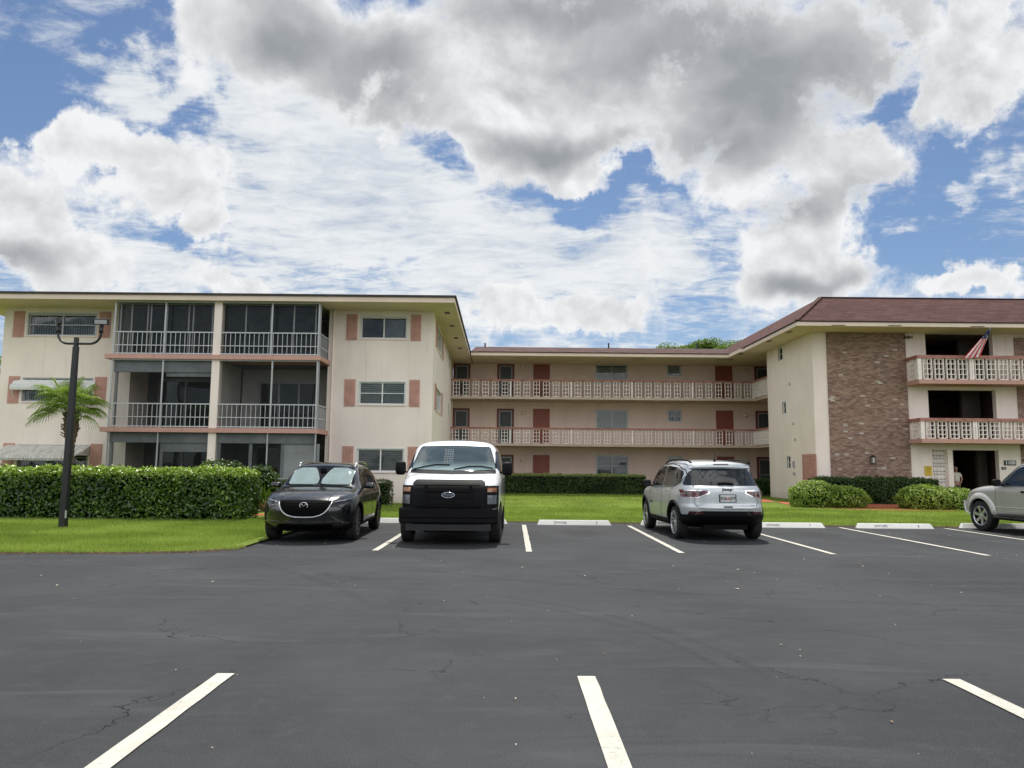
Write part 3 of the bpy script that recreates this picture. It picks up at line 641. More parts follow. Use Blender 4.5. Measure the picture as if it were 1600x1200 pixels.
# ------------------------------------------------------------------ building kit
def text_mesh(body, size, extr=.004, sx=1., bold=0., shear=0., space=1.):
    c = bpy.data.curves.new('t', 'FONT'); c.body = body; c.size = size; c.extrude = extr; c.align_x = 'CENTER'; c.align_y = 'CENTER'; c.offset = bold; c.shear = shear; c.space_character = space; c.resolution_u = 3
    o = bpy.data.objects.new('t', c); COL.objects.link(o); dg = bpy.context.evaluated_depsgraph_get()
    me = bpy.data.meshes.new_from_object(o.evaluated_get(dg)); bpy.data.objects.remove(o); bpy.data.curves.remove(c)
    m = MB(); m.v = [(v.co.x*sx, v.co.y, v.co.z) for v in me.vertices]; m.f = [tuple(p.vertices) for p in me.polygons]; m.m = [0]*len(m.f)
    bpy.data.meshes.remove(me)
    return m
def put(m, mat4):
    m.v = [tuple(mat4 @ Vector(v)) for v in m.v]; return m
def wallh(m, fr, u0, u1, z0, z1, holes=(), t=.2, d=0., mi=0):
    us = sorted({u0, u1, *[h[0] for h in holes], *[h[1] for h in holes]}); zs = sorted({z0, z1, *[h[2] for h in holes], *[h[3] for h in holes]})
    us = [u for u in us if u0 <= u <= u1]; zs = [z for z in zs if z0 <= z <= z1]
    solid = lambda i, j: 0 <= i < len(us)-1 and 0 <= j < len(zs)-1 and not any(h[0]-1e-6 <= us[i] and us[i+1] <= h[1]+1e-6 and h[2]-1e-6 <= zs[j] and zs[j+1] <= h[3]+1e-6 for h in holes)
    for i in range(len(us)-1):
        for j in range(len(zs)-1):
            if not solid(i, j): continue
            a, b, c, e = us[i], us[i+1], zs[j], zs[j+1]
            m.face([fr.p(a, d, c), fr.p(b, d, c), fr.p(b, d, e), fr.p(a, d, e)], mi); m.face([fr.p(b, d-t, c), fr.p(a, d-t, c), fr.p(a, d-t, e), fr.p(b, d-t, e)], mi)
            if not solid(i-1, j): m.face([fr.p(a, d-t, c), fr.p(a, d, c), fr.p(a, d, e), fr.p(a, d-t, e)], mi)
            if not solid(i+1, j): m.face([fr.p(b, d, c), fr.p(b, d-t, c), fr.p(b, d-t, e), fr.p(b, d, e)], mi)
            if not solid(i, j-1): m.face([fr.p(a, d-t, c), fr.p(b, d-t, c), fr.p(b, d, c), fr.p(a, d, c)], mi)
            if not solid(i, j+1): m.face([fr.p(a, d, e), fr.p(b, d, e), fr.p(b, d-t, e), fr.p(a, d-t, e)], mi)
def window(par, fr, u0, u1, z0, z1, nx=2, mid=True, inner='slats', fmat='white', lower='dark', fw=.05, sill=True, glassmat='glass', trim=True, d=0.):
    m = MB(); a, b = d-.10, d-.045
    m.fb(fr, u0, u1, a, b, z0, z0+fw); m.fb(fr, u0, u1, a, b, z1-fw, z1); m.fb(fr, u0, u0+fw, a, b, z0+fw, z1-fw); m.fb(fr, u1-fw, u1, a, b, z0+fw, z1-fw)
    w = (u1-u0)/nx
    for i in range(1, nx): m.fb(fr, u0+i*w-fw*.6, u0+i*w+fw*.6, a+.003, b+.004, z0+fw, z1-fw)
    zm = (z0+z1)/2
    if mid: m.fb(fr, u0+fw, u1-fw, a+.006, b+.008, zm-fw*.35, zm+fw*.35)
    if trim:
        for q in ((u0-.05, u0, z0, z1+.05), (u1, u1+.05, z0, z1+.05)): m.fb(fr, q[0], q[1], d-.02, d+.018, q[2], q[3])
        m.fb(fr, u0, u1, d-.02, d+.016, z1, z1+.05)
    o = m.build('window', M[fmat], par)
    g = MB(); g.face([fr.p(u0+fw, d-.075, z0+fw), fr.p(u1-fw, d-.075, z0+fw), fr.p(u1-fw, d-.075, z1-fw), fr.p(u0+fw, d-.075, z1-fw)]); g.build('pane', M[glassmat], o)
    s = MB()
    if inner == 'slats' or inner == 'gslats':
        z = z0+.05
        while z < z1-.05:
            for i in range(nx):
                q0, q1 = u0+i*w+fw*1.1, u0+(i+1)*w-fw*1.1
                s.face([fr.p(q0, d-.16, z), fr.p(q1, d-.16, z), fr.p(q1, d-.125, z+.055), fr.p(q0, d-.125, z+.055)])
            z += .075
    elif inner == 'vert':
        q = u0+.06
        while q < u1-.06: s.face([fr.p(q, d-.20, z0+.04), fr.p(q+.065, d-.15, z0+.04), fr.p(q+.065, d-.15, z1-.05), fr.p(q, d-.20, z1-.05)]); q += .095
    elif inner == 'curtain' or inner == 'half':
        q = u0+.05 if inner == 'curtain' else (u0+u1)/2
        while q < u1-.1: s.face([fr.p(q, d-.19, z0+.04), fr.p(q+.05, d-.15, z0+.04), fr.p(q+.05, d-.15, z1-.04), fr.p(q, d-.19, z1-.04)]); s.face([fr.p(q+.05, d-.15, z0+.04), fr.p(q+.1, d-.19, z0+.04), fr.p(q+.1, d-.19, z1-.04), fr.p(q+.05, d-.15, z1-.04)]); q += .1
    elif inner == 'jal':
        z = z0+fw
        zt = z1 if lower == 'jal' else z1
        while z < z1-fw-.05:
            if lower == 'jal' or z > zm-.02: s.face([fr.p(u0+.05, d-.065, z), fr.p(u1-.05, d-.065, z), fr.p(u1-.05, d-.11, z+.13), fr.p(u0+.05, d-.11, z+.13)])
            z += .125
    if s.f: s.build('blinds', M[{'slats': 'blind', 'gslats': 'blindg', 'vert': 'blind', 'curtain': 'curtain', 'half': 'curtain', 'jal': 'frost'}[inner]], o)
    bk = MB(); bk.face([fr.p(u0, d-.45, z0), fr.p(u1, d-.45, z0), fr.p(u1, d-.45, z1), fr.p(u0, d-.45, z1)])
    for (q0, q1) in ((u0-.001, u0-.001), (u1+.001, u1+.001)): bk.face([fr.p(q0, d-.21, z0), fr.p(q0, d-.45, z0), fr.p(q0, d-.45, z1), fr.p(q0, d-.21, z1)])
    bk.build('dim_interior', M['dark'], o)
    if sill:
        k = MB(); k.fb(fr, u0-.05, u1+.05, d-.05, d+.05, z0-.05, z0-.002); k.build('sill', M['cream'], o)
    return o
def shutter(par, fr, u0, u1, z0, z1):
    m = MB(); m.fb(fr, u0, u1, .002, .03, z0, z1)
    h = (z1-z0)
    for q0, q1 in ((z0+.05, z0+h/2-.025), (z0+h/2+.025, z1-.05)):
        m.fb(fr, u0+.05, u1-.05, .03, .036, q0, q1)
        k = int((q1-q0)/.07)
        for i in range(k): z = q0+.02+i*(q1-q0-.02)/k; m.fb(fr, u0+.065, u1-.065, .036, .047, z, z+.03)
    m.build('shutter', M['pink'], par)
def door(par, fr, u0, u1, z0, z1, kind='solid', mat='door'):
    m = MB(); c = .07 if kind == 'solid' else .12
    m.fb(fr, u0, u0+c, .003, .05, z0, z1); m.fb(fr, u1-c, u1, .003, .05, z0, z1); m.fb(fr, u0+c, u1-c, .003, .048, z1-c, z1)
    if kind == 'solid':
        m.fb(fr, u0+c, u1-c, .003, .025, z0, z1-c); w = (u1-u0-2*c)
        for i in range(2):
            for (q0, q1) in ((.08, .30), (.34, .62), (.66, .94)):
                a = u0+c+w*(.09+.46*i); m.fb(fr, a, a+w*.36, .025, .037, z0+(z1-z0)*q0, z0+(z1-z0)*q1)
    o = m.build('door', M[mat], par)
    k = MB()
    if kind == 'screened':
        a, b = u0+c+.004, u1-c-.004
        for q in ((a, a+.06, z0+.02, z1-c-.004), (b-.06, b, z0+.02, z1-c-.004), (a+.06, b-.06, z1-c-.07, z1-c-.004), (a+.06, b-.06, z0+.02, z0+.3), (a+.06, b-.06, z0+1.0, z0+1.05)): k.fb(fr, *q[:2], .004, .04, *q[2:])
        k.build('screen_door_frame', M['greyframe'], o)
        k = MB(); k.fb(fr, a+.06, b-.06, .006, .012, z0+.3, z1-c-.07); k.build('screen_mesh', M['screendark'], o)
        k = MB(); k.fb(fr, a+.01, a+.05, .04, .075, z0+.95, z0+1.07); k.build('handle', M['brass'], o)
    else:
        q = fr.p(u0+c+.08, .05, z0+1.0); k.lathe([(0.001, -.03), (.03, -.02), (.03, .01), (.012, .03)], 10, 'Y', tuple(q)); k.build('handle', M['brass'], o)
    return o
M['screendark'] = plain('dark_door_mesh', (.045, .055, .055), .5, var=.2, scale=3)
def lamp(label, fr, u, z):
    c = fr.p(u, 0, z); t = thing('wall_lamp', label, 'wall lamp', tuple(c), 0, 'round walkway lamps')
    m = MB(); m.lathe([(.001, -.05), (.07, -.05), (.07, -.01), (.05, 0)], 16, 'Y', tuple(c)); m.build('bracket', M['brass'], t)
    m = MB(); m.lathe([(.05, -.045), (.10, -.09), (.12, -.14), (.10, -.19), (.05, -.22), (.001, -.23)], 16, 'Y', tuple(c)); m.build('globe', M['lamp'], t, smooth=True)
def lattice_mesh(w, h, dp=.08):
    m = MB(); t = .034; fr = Fr((0, 0, 0), 0)
    ch = .035
    m.fb(fr, -w/2, -w/2+t, 0, dp, ch, h); m.fb(fr, w/2-t, w/2, 0, dp, ch, h); m.fb(fr, -.014, .014, .004, dp-.004, t, h-t)
    m.fb(fr, -w/2+ch, w/2-ch, 0, dp, 0, t); m.fb(fr, -w/2+t, w/2-t, 0, dp, h-t, h)
    for sgn in (-1, 1):
        m.hexa([fr.p(sgn*w/2, 0, ch), fr.p(sgn*(w/2-ch), 0, 0), fr.p(sgn*(w/2-ch), 0, t), fr.p(sgn*(w/2-t), 0, ch), fr.p(sgn*w/2, dp, ch), fr.p(sgn*(w/2-ch), dp, 0), fr.p(sgn*(w/2-ch), dp, t), fr.p(sgn*(w/2-t), dp, ch)])
    for i in (1, 2, 3): z = h*i/4; m.fb(fr, -w/2+t, -.014, .004, dp-.004, z-.013, z+.013); m.fb(fr, .014, w/2-t, .004, dp-.004, z-.013, z+.013)
    me = bpy.data.meshes.new('lattice_panel'); me.from_pydata(m.v, [], m.f); me.materials.append(M['lattice'])
    bm = bmesh.new(); bm.from_mesh(me); bmesh.ops.recalc_face_normals(bm, faces=bm.faces); bm.to_mesh(me); bm.free()
    return me
def panel(me, par, fr, u, z, ang, d=-.1):
    o = bpy.data.objects.new('lattice_panel', me); COL.objects.link(o); o.parent = par
    p = fr.p(u, d, z)-LOC[par]; o.location = p; o.rotation_euler = (0, 0, ang)
# ================================================================== LEFT WING
YW, YB, YI = 29.2, 27.8, 30.7
XL = X(9, 480, YW); XR = -3.02; ROOFZ = 7.56
FL = Fr((0, YW, 0), 0)
LW = thing('apartment_building', 'cream three-storey left wing with screened lanais, salmon shutters and a flat dark-edged roof', 'building', ((XL+XR)/2, YW, 0))
xa, xc0, xc1, xb = X(180, 480, YB), X(335.6, 480, YB), X(347.5, 480, YB), X(502, 480, YB)
wl = [(X(45, 505, YW), X(150, 505, YW)), (X(35, 618, YW), X(140, 618, YW)), (X(28, 725, YW), X(133, 725, YW))]
wl = [(wl[0][0], wl[0][1])]*3
z3a, z3b = Z(600, 529, YW), Z(600, 495.5, YW); z2a, z2b = Z(600, 632, YW), Z(600, 597, YW); z1a, z1b = Z(595, 737, YW), Z(595, 701.5, YW)
ZW = [(z1a, z1b), (z2a, z2b), (z3a, z3b)]
wr = (X(564.5, 510, YW), X(635.5, 510, YW))
m = MB()
wallh(m, FL, XL, xa-.12, 0, ROOFZ, [(wl[0][0], wl[0][1], a, b) for a, b in ZW])
wallh(m, FL, xb+.1, XR, 0, ROOFZ, [(wr[0], wr[1], a, b) for a, b in ZW])
# side wall facing the courtyard
ang = math.atan2(13.4+1.8, -.36); FS = Fr((XR+.003, YW+.003, 0), ang); SL = 15.2
so_ = lambda px: (-2.236/((px-793.)/1170+.0263)-YW)
sw = [(so_(678.0), so_(685.6), a-.05, b) for a, b in ZW]; sw2 = [(so_(696.2), so_(697.4), a+.2, b+.05) for a, b in ZW]
wallh(m, FS, 0, SL, 0, ROOFZ, [s for s in sw+sw2])
bl = Fr((XL-.003, 46, 0), -PI/2); wallh(m, bl, 0, 46-YW-.003, 0, ROOFZ)
m.box(XL, -3.5, 45.8, 46, 0, ROOFZ)
# lanai side returns and column
m.box(xa-.12, xa+.02, YW-.0, YI, 0, ROOFZ); m.box(xb-.02, xb+.1, YW-.0, YI, 0, ROOFZ)
m.build('wall', M['cream'], LW)
cm_ = MB()
for z0, z1 in ((.1, 2.63), (2.80, 5.36), (5.53, ROOFZ)): cm_.box(xc0, xc1, YB, YB+.3, z0, z1)
cm_.build('column', M['cream'], LW)
for k in range(3):
    a, b = ZW[k]
    window(LW, FL, wl[0][0], wl[0][1], a, b, 2, True, 'vert', 'alu' if k == 2 else 'greyframe', glassmat='glass')
    window(LW, FL, wr[0], wr[1], a, b, 2, k == 1, ('slats', 'slats', 'half')[k], 'white', fw=.045)
    for q in ((X(21.5, 505, YW), X(38.5, 505, YW)), (X(155, 505, YW), X(173, 505, YW)), (X(541.5, 510, YW), X(558.5, 510, YW)), (X(642, 510, YW), X(658, 510, YW))):
        shutter(LW, FL, q[0], q[1], a-.08, b+.10)
    window(LW, FS, sw[k][0], sw[k][1], sw[k][2], sw[k][3], 2, False, 'slats', 'white', fw=.06)
    window(LW, FS, sw2[k][0], sw2[k][1], sw2[k][2], sw2[k][3], 1, True, 'dark', 'white', sill=False)
    shutter(LW, FS, sw[k][0]-.75, sw[k][0]-.15, a-.08, b+.1); shutter(LW, FS, sw[k][1]+.15, sw[k][1]+.7, a-.08, b+.1)
# hood over a window and the two awnings
def awning(u0, u1, zt, zb, dep, mat='awning', name='awning'):
    m = MB(); n = int((u1-u0)/.14); R = []
    for i in range(n+1):
        u = u0+(u1-u0)*i/n; r = .012 if i % 2 else 0
        R.append([FL.p(u, .02, zt+r), FL.p(u, dep*.55, zt+(zb-zt)*.5+r), FL.p(u, dep*.93, zb+.12+r), FL.p(u, dep, zb+r), FL.p(u, dep-.02, zb-.08)])
    for a, b in zip(R, R[1:]):
        for k in range(4): m.face([a[k], a[k+1], b[k+1], b[k]])
    for q in (R[0], R[-1]): m.face([q[0], q[1], q[2], FL.p(0, 0, 0)+Vector((q[0].x, 0, q[2].z))])
    for u in (u0+.03, u1-.03): m.bar(FL.p(u, .02, zb-.35), FL.p(u, dep-.05, zb), .025)
    m.build(name, M[mat], LW)
t_ = NT('stained_awning'); s_ = t_.n('ShaderNodeSeparateXYZ', {0: t_.pos()}); n_ = t_.noise(t_.scale(t_.pos(), (2.5, 1, 1)), 2.5, 5, .65)
c_ = t_.mix(t_.mr(n_, .4, .75, .1, .8), (.62, .60, .55), (.30, .27, .23)); st_ = t_.math('MULTIPLY', t_.mr(t_.math('SINE', t_.math('MULTIPLY', s_.outputs[0], 45.)), .5, .9), .35)
c_ = t_.mix(st_, c_, (.12, .11, .10)); M['awning'] = t_.done(t_.bsdf(Base_Color=c_, Roughness=.8))
awning(X(3, 700, 28.9), X(141, 700, YW), Z(80, 696, YW), Z(70, 716, 28.2), 1.05)
awning(X(22, 600, YW), X(150, 600, YW), Z(80, 594, YW), Z(80, 606, 28.95), .26, 'white')
# lanai slabs, ceilings
m = MB()
for z0, z1 in ((2.63, 2.80), (5.36, 5.53)):
    m.box(xa-.22, xb+.07, YB-.1, YW-.003, z0, z1)
m.build('lanai_slab', M['slabpink'] if 'slabpink' in M else M['pink'], LW)
m = MB()
for z0, z1 in ((0, .1), (2.64, 2.79), (5.37, 5.52)): m.box(xa-.02, xb-.025, YW, YI, z0, z1)
m.box(xa-.1, xb+.05, YB-.05, YW, 0, .1)
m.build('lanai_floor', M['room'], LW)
# inner walls of the lanais with sliding doors
FI = Fr((0, YI, 0), 0)
def slider(u0, u1, z0, z1, n=2, fm='greyframe', inner='dark'):
    return window(LW, FI, u0, u1, z0, z1, n, False, inner, fm, fw=.06, sill=False, glassmat='darkglass', trim=True)
sd2 = (X(403, 640, YI), X(497, 640, YI))
holes = {}
m = MB(); mw = MB()
dl = (xa+.5, xc0-.1); dr = (xc1+.5, xb-.3)
wallh(m, FI, xa+.021, xb-.021, .1, 2.63, [(dl[0], dl[1], .12, 2.2), (dr[0], dr[1], .12, 2.2)])
wallh(m, FI, xa+.021, xc0+.15, 2.80, 5.36, [(dl[0], dl[1], 2.82, 4.9)])
wallh(m, FI, xa+.021, xb-.021, 5.53, ROOFZ, [(dl[0], dl[1], 5.55, 7.4), (dr[0], dr[1], 5.55, 7.4)])
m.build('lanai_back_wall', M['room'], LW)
zt2 = Z(450, 597, YI)
wallh(mw, FI, xc0+.15, xb-.021, 2.80, 5.36, [(sd2[0], sd2[1], 2.82, zt2)]); mw.box(xc0+.05, xc0+.15, YB+.31, YI-.21, 2.8, 5.36)
mw.build('lanai_back_wall', M['roomlt'], LW)
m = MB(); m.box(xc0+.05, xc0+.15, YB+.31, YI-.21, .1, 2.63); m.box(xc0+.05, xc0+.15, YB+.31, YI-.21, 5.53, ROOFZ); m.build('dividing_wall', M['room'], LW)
slider(dl[0], dl[1], .12, 2.2, 3); slider(dr[0], dr[1], .12, 2.2, 3); slider(dl[0], dl[1], 2.82, 4.9, 3, inner='half'); slider(dl[0], dl[1], 5.55, 7.4, 4, 'greyframe', 'half'); slider(dr[0], dr[1], 5.55, 7.4, 4, 'greyframe')
slider(sd2[0], sd2[1], 2.82, zt2, 3, 'alu', 'half')
# rails and screens
mids = [(X(258.5, 480, YB), X(425, 480, YB)), (X(253, 600, YB), X(423, 600, YB)), (X(246, 700, YB), X(416, 700, YB))]
lev = [(2.80, Z(345, 630.5, YB), Z(345, 652, YB), 5.36), (5.53, Z(345, 518.5, YB), Z(345, 540, YB), ROOFZ)]
for L_, (zf, zr, zm, zc) in enumerate(lev):
    m = MB()
    for (q0, q1) in ((xa, xc0), (xc1, xb)):
        m.box(q0, q1, YB+.02, YB+.07, zr-.04, zr); m.box(q0, q1, YB+.02, YB+.07, zm-.014, zm+.014); m.box(q0, q1, YB+.02, YB+.07, zf+.03, zf+.07)
        n = int((q1-q0)/.172)
        for i in range(1, n): u = q0+(q1-q0)*i/n; m.box(u-.009, u+.009, YB+.03, YB+.055, zf, zr-.045)
    m.box(xb-.05, xb, YB+.07, YW, zr-.045, zr); m.box(xb-.04, xb-.01, YB+.07, YW, zm-.02, zm+.02)
    for i in range(1, 8): y = YB+.07+(YW-YB-.07)*i/8; m.box(xb-.035, xb-.015, y-.012, y+.012, zf, zr-.045)
    m.build('railing', M['railgrey'], LW)
    m = MB()
    for u in (xa, mids[0][0] if L_ else mids[1][0]-.03, mids[0][1] if L_ else mids[1][1], xb-.09): m.box(u, u+.06, YB-.002, YB+.018, zf, zc)
    m.box(xb-.09, xb-.002, YB+.09, YB+.11, zf, zc); m.box(xa, xc0, YB+.0, YB+.018, zc-.05, zc); m.box(xc1, xb, YB+.0, YB+.018, zc-.05, zc)
    m.build('screen_frame', M['alu'], LW)
    m = MB(); m.face([(xa, YB+.08, zf), (xc0, YB+.08, zf), (xc0, YB+.08, zc), (xa, YB+.08, zc)]); m.face([(xb-.055, YB+.08, zf), (xb-.055, YW, zf), (xb-.055, YW, zc), (xb-.055, YB+.08, zc)])
    m.face([(xc1, YB+.08, zf), (xb-.055, YB+.08, zf), (xb-.055, YB+.08, zc), (xc1, YB+.08, zc)])
    m.build('insect_screen', M['screen'] if L_ == 0 else M['screen2'], LW)
# glazed enclosure, top lanai
m = MB()
for u in [X(p, 480, YB+.3) for p in (190, 207, 232, 237, 262, 296, 303, 333, 350, 385, 424, 460, 494)]:
    m.box(u, u+.05, YB+.26, YB+.31, 5.53, ROOFZ)
m.box(xa, xb-.06, YB+.25, YB+.32, ROOFZ-.08, ROOFZ); m.build('glazing_frame', M['alu'], LW)
m = MB(); m.face([(xa, YB+.3, 5.53), (xb-.06, YB+.3, 5.53), (xb-.06, YB+.3, ROOFZ-.08), (xa, YB+.3, ROOFZ-.08)]); m.build('glazing', M['darkglass'], LW)
# hurricane shutter boxes and frames
m = MB(); zb_ = Z(300, 582, YB+.2)
m.box(xa+.03, xc0, YB+.14, YB+.34, zb_, 5.35); m.box(xa+.06, xa+.16, YB+.2, YB+.26, 2.8, zb_)
z11 = Z(300, 692, YB+.2); m.box(xa+.03, xc0, YB+.14, YB+.34, z11, 2.62); m.box(xc1, xb-.08, YB+.14, YB+.34, z11, 2.62)
m.box(xa+.03, xa+.15, YB+.2, YB+.26, .1, z11); m.box(mids[2][0]+.0, mids[2][0]+.1, YB+.2, YB+.26, .1, z11); m.box(xc1+.0, xc1+.12, YB+.2, YB+.26, .1, z11)
for p in (388, 438, 493): u = X(p, 720, YB+.2); m.box(u, u+.12, YB+.2, YB+.26, .1, z11)
m.box(mids[2][0]+.1, xc0-.02, YB+.2, YB+.25, Z(290, 706, YB+.2), z11)
m.box(mids[1][0]+.05, xc0, YB+.2, YB+.25, zb_-.16, zb_)
m.build('storm_shutter_box', M['greyframe'], LW)
m = MB(); u0, u1 = X(442, 720, YB+.2), X(493, 720, YB+.2); z = .1
while z < z11: m.box(u0, u1, YB+.215, YB+.235, z, z+.055); m.box(u0, u1, YB+.222, YB+.23, z+.055, z+.075); z += .075
m.build('storm_shutter', M['blindg'], LW)
m = MB()
for u in (xa, mids[2][0]-.04, mids[2][1], xb-.06): m.box(u, u+.045, YB+.0, YB+.045, .1, 2.63)
zk = Z(450, 748, YB); m.box(xa, xc0, YB+.003, YB+.04, zk-.02, zk+.02); m.box(xc1, xb, YB+.003, YB+.04, zk-.02, zk+.02); m.box(xb-.05, xb-.015, YB+.045, YW, zk-.02, zk+.02)
m.build('screen_frame', M['alu'], LW)
m = MB(); m.face([(xa, YB+.05, .1), (xc0, YB+.05, .1), (xc0, YB+.05, 2.63), (xa, YB+.05, 2.63)]); m.face([(xc1, YB+.05, .1), (xb, YB+.05, .1), (xb, YB+.05, 2.63), (xc1, YB+.05, 2.63)]); m.face([(xb-.03, YB+.05, .1), (xb-.03, YW, .1), (xb-.03, YW, 2.63), (xb-.03, YB+.05, 2.63)])
m.build('insect_screen', M['screen'], LW)
# roof
EY = 27.55; exr = X(710.5, 472, EY); exb = -2.22
m = MB(); zs, zf = ROOFZ, ROOFZ+.19
def slabpoly(m, poly, z0, z1, mi=0):
    n = len(poly); m.face([(x, y, z1) for x, y in poly], mi); m.face([(x, y, z0) for x, y in poly[::-1]], mi)
    for i in range(n): (a, b), (c, d) = poly[i], poly[(i+1) % n]; m.face([(a, b, z0), (c, d, z0), (c, d, z1), (a, b, z1)], mi)
exl = XL-1.3
slabpoly(m, [(exl, EY), (exr, EY), (exb, 40.9), (exb, 46.8), (exl, 46.8)], zs, zf); m.build('soffit', M['soffit'], LW)
m = MB(); slabpoly(m, [(exl-.06, EY-.06), (exr+.06, EY-.06), (exb+.06, 40.9), (exb+.06, 46.9), (exl-.06, 46.9)], zf+.002, zf+.075); m.build('roof', M['roofedge'], LW)
for p in ((699, 489), (706, 509), (712.5, 528), (718.5, 544)):
    x, y = G(p[0], p[1], ROOFZ); m = MB(); m.box(x-.1, x+.1, y-.2, y+.2, zs-.012, zs-.002); m.build('soffit_vent', M['black'], LW)
m = MB(); u = X(519, 600, YW); m.tube([(u, YW-.06, .1), (u, YW-.06, ROOFZ-.02)], .035, 8); m.build('downpipe', M['cream'], LW)
# ================================================================== MIDDLE WING
YC, YR_ = 44.5, 42.5
CX0, CX1 = -3.37, 15.9
FC = Fr((0, YC, 0), 0); FR_ = Fr((0, YR_, 0), 0)
MW = thing('apartment_building', 'long set-back middle wing with open walkways, lattice railings and red-brown doors', 'building', (5, YR_, 0))
cz = lambda px, py: Z(px, py, YC)
w1 = (X(931.5, 580, YC), X(979.5, 580, YC)); w2 = (X(1043, 580, YC), X(1063, 580, YC))
H1 = [(cz(955, 743), cz(955, 712)), (cz(955, 671), cz(955, 641.5)), (cz(955, 600), cz(955, 570.5))]
H2 = [(cz(1056, 733), cz(1056, 714)), (cz(1056, 659), cz(1056, 641.5)), (cz(1052, 588), cz(1052, 570))]
m = MB()
wallh(m, FC, CX0, CX1, 0, ROOFZ+.3, [(w1[0], w1[1], a, b) for a, b in H1]+[(w2[0], w2[1], a, b) for a, b in H2])
m.box(CX1, CX1+.2, 38.9, YC-.2, 0, ROOFZ); m.box(CX0-1, 27, 51, 51.2, 0, ROOFZ)
m.build('wall', M['pinkwall'], MW)
FS_ = [0.08, 2.77, 5.44]
for k in range(3):
    window(MW, FC, w1[0], w1[1], H1[k][0], H1[k][1], 2, k == 0, 'jal' if k else 'gslats', 'alu', lower='jal', glassmat='glass' if k == 0 else 'glass')
    window(MW, FC, w2[0], w2[1], H2[k][0], H2[k][1], 1 if k != 1 else 2, k == 1, 'jal' if k != 1 else 'dark', 'alu', lower='jal')
    zf = FS_[k]; dt = [cz(845, 711), cz(845, 639), cz(845, 569)][k]
    for i, (p0, p1, kd, mt) in enumerate(((708.5, 734.5, 'screened', 'door2'), (777, 803.5, 'screened', 'door2'), (833.5, 859, 'solid', 'door'), (1117.5, 1144, 'solid', 'door'), (1179, 1206, 'screened', 'door2'))):
        door(MW, FC, X(p0, 600, YC), X(p1, 600, YC), zf, dt, kd, mt)
    word = ('ground-floor', 'second-floor', 'top-floor')[k]
    lamp('globe lamp on the '+word+' walkway wall between the red doors at the left', FC, X(818, 600, YC), [cz(818, 718), cz(818, 645.5), cz(818, 575.5)][k])
    lamp('globe lamp on the '+word+' walkway wall beside the dark right corner door', FC, X(1162, 600, YC), [cz(1164, 722), cz(1163, 649.5), cz(1161, 578)][k])
for L_, (sb, st, lb, lt, ct) in enumerate(((2.63, 2.77, 2.785, 3.58, 3.68), (5.29, 5.43, 5.445, 6.32, 6.42))):
    m = MB(); m.box(CX0+.02, 13.95, YR_-.05, YC-.003, sb, st); m.box(13.95, CX1-.003, 38.9, YC-.003, sb, st); m.build('walkway_slab', M['slab'], MW)
    rx1 = X(1176.5, 600, YR_); gx0 = X(703, 600, YR_); step = (rx1-gx0)/5
    m = MB(); m.box(CX0+.02, rx1+.10, YR_-.06, YR_+.12, lt, ct); m.box(rx1-.08, rx1+.10, 38.95, YR_-.06, lt, ct)
    bal = m.build('balustrade', M['cap'], MW)
    for i in range(1, 6):
        u = gx0+i*step if i < 5 else rx1; m = MB(); m.box(u-.045, u+.045, YR_-.03, YR_+.09, st, lt); m.build('post', M['lattice'], bal)
    me = lattice_mesh(.375, lt-.0-lb)
    for i in range(5):
        for j in range(6): panel(me, bal, FR_, gx0+i*step+.10+(step-.14)*(j+.5)/6+.0, lb, 0, -.07)
    for j in range(6): panel(me, bal, Fr((rx1+.04, YR_, 0), -PI/2), .35+j*.53, lb, -PI/2, 0)
m = MB(); m.box(CX0, CX1, YR_-.1, YC-.003, 0, .08); m.build('walkway_slab', M['slab'], MW)
# roof of the middle wing: low shingle slope with fascia
EYC = 40.95; ez = Z(900, 550.5, EYC); rzC = Z(900, 543.2, 47)
m = MB(); slabpoly(m, [(exb+.07, EYC), (12.1, EYC), (12.1, 38.9), (16.1, 38.9), (16.1, YC+.1), (exb+.07, YC+.1)], ROOFZ, ROOFZ+.17); m.build('soffit', M['soffit'], MW)
m = MB(); m.hexa([(exb+.065, EYC-.05, ROOFZ+.172), (12.3, EYC-.05, ROOFZ+.172), (15, 47, ROOFZ+.172), (exb+.065, 47, ROOFZ+.172), (exb+.065, EYC-.05, ez), (12.3, EYC-.05, ez), (15, 47, rzC), (exb+.065, 47, rzC)])
m.hexa([(exb+.065, 47, ROOFZ+.172), (15, 47, ROOFZ+.172), (15, 53, ROOFZ+.172), (exb+.065, 53, ROOFZ+.172), (exb+.065, 47, rzC-.001), (15, 47, rzC-.001), (15, 53, ez), (exb+.065, 53, ez)])
rf = m.build('roof', M['shingle2'], MW)
for p in (758, 951, 1089):
    x, _, z = at(p, 543, 46.5); m = MB(); m.tube([(x, 46.5, z-.4), (x, 46.5, z+.28)], .05, 8); m.build('vent_pipe', M['black'], rf)
for p in (815, 1000, 1130): x, y = X(p, 556, 41.8), 41.8; m = MB(); m.box(x-.35, x+.35, y-.06, y+.06, ROOFZ-.01, ROOFZ-.002); m.build('soffit_vent', M['roofedge'], MW)
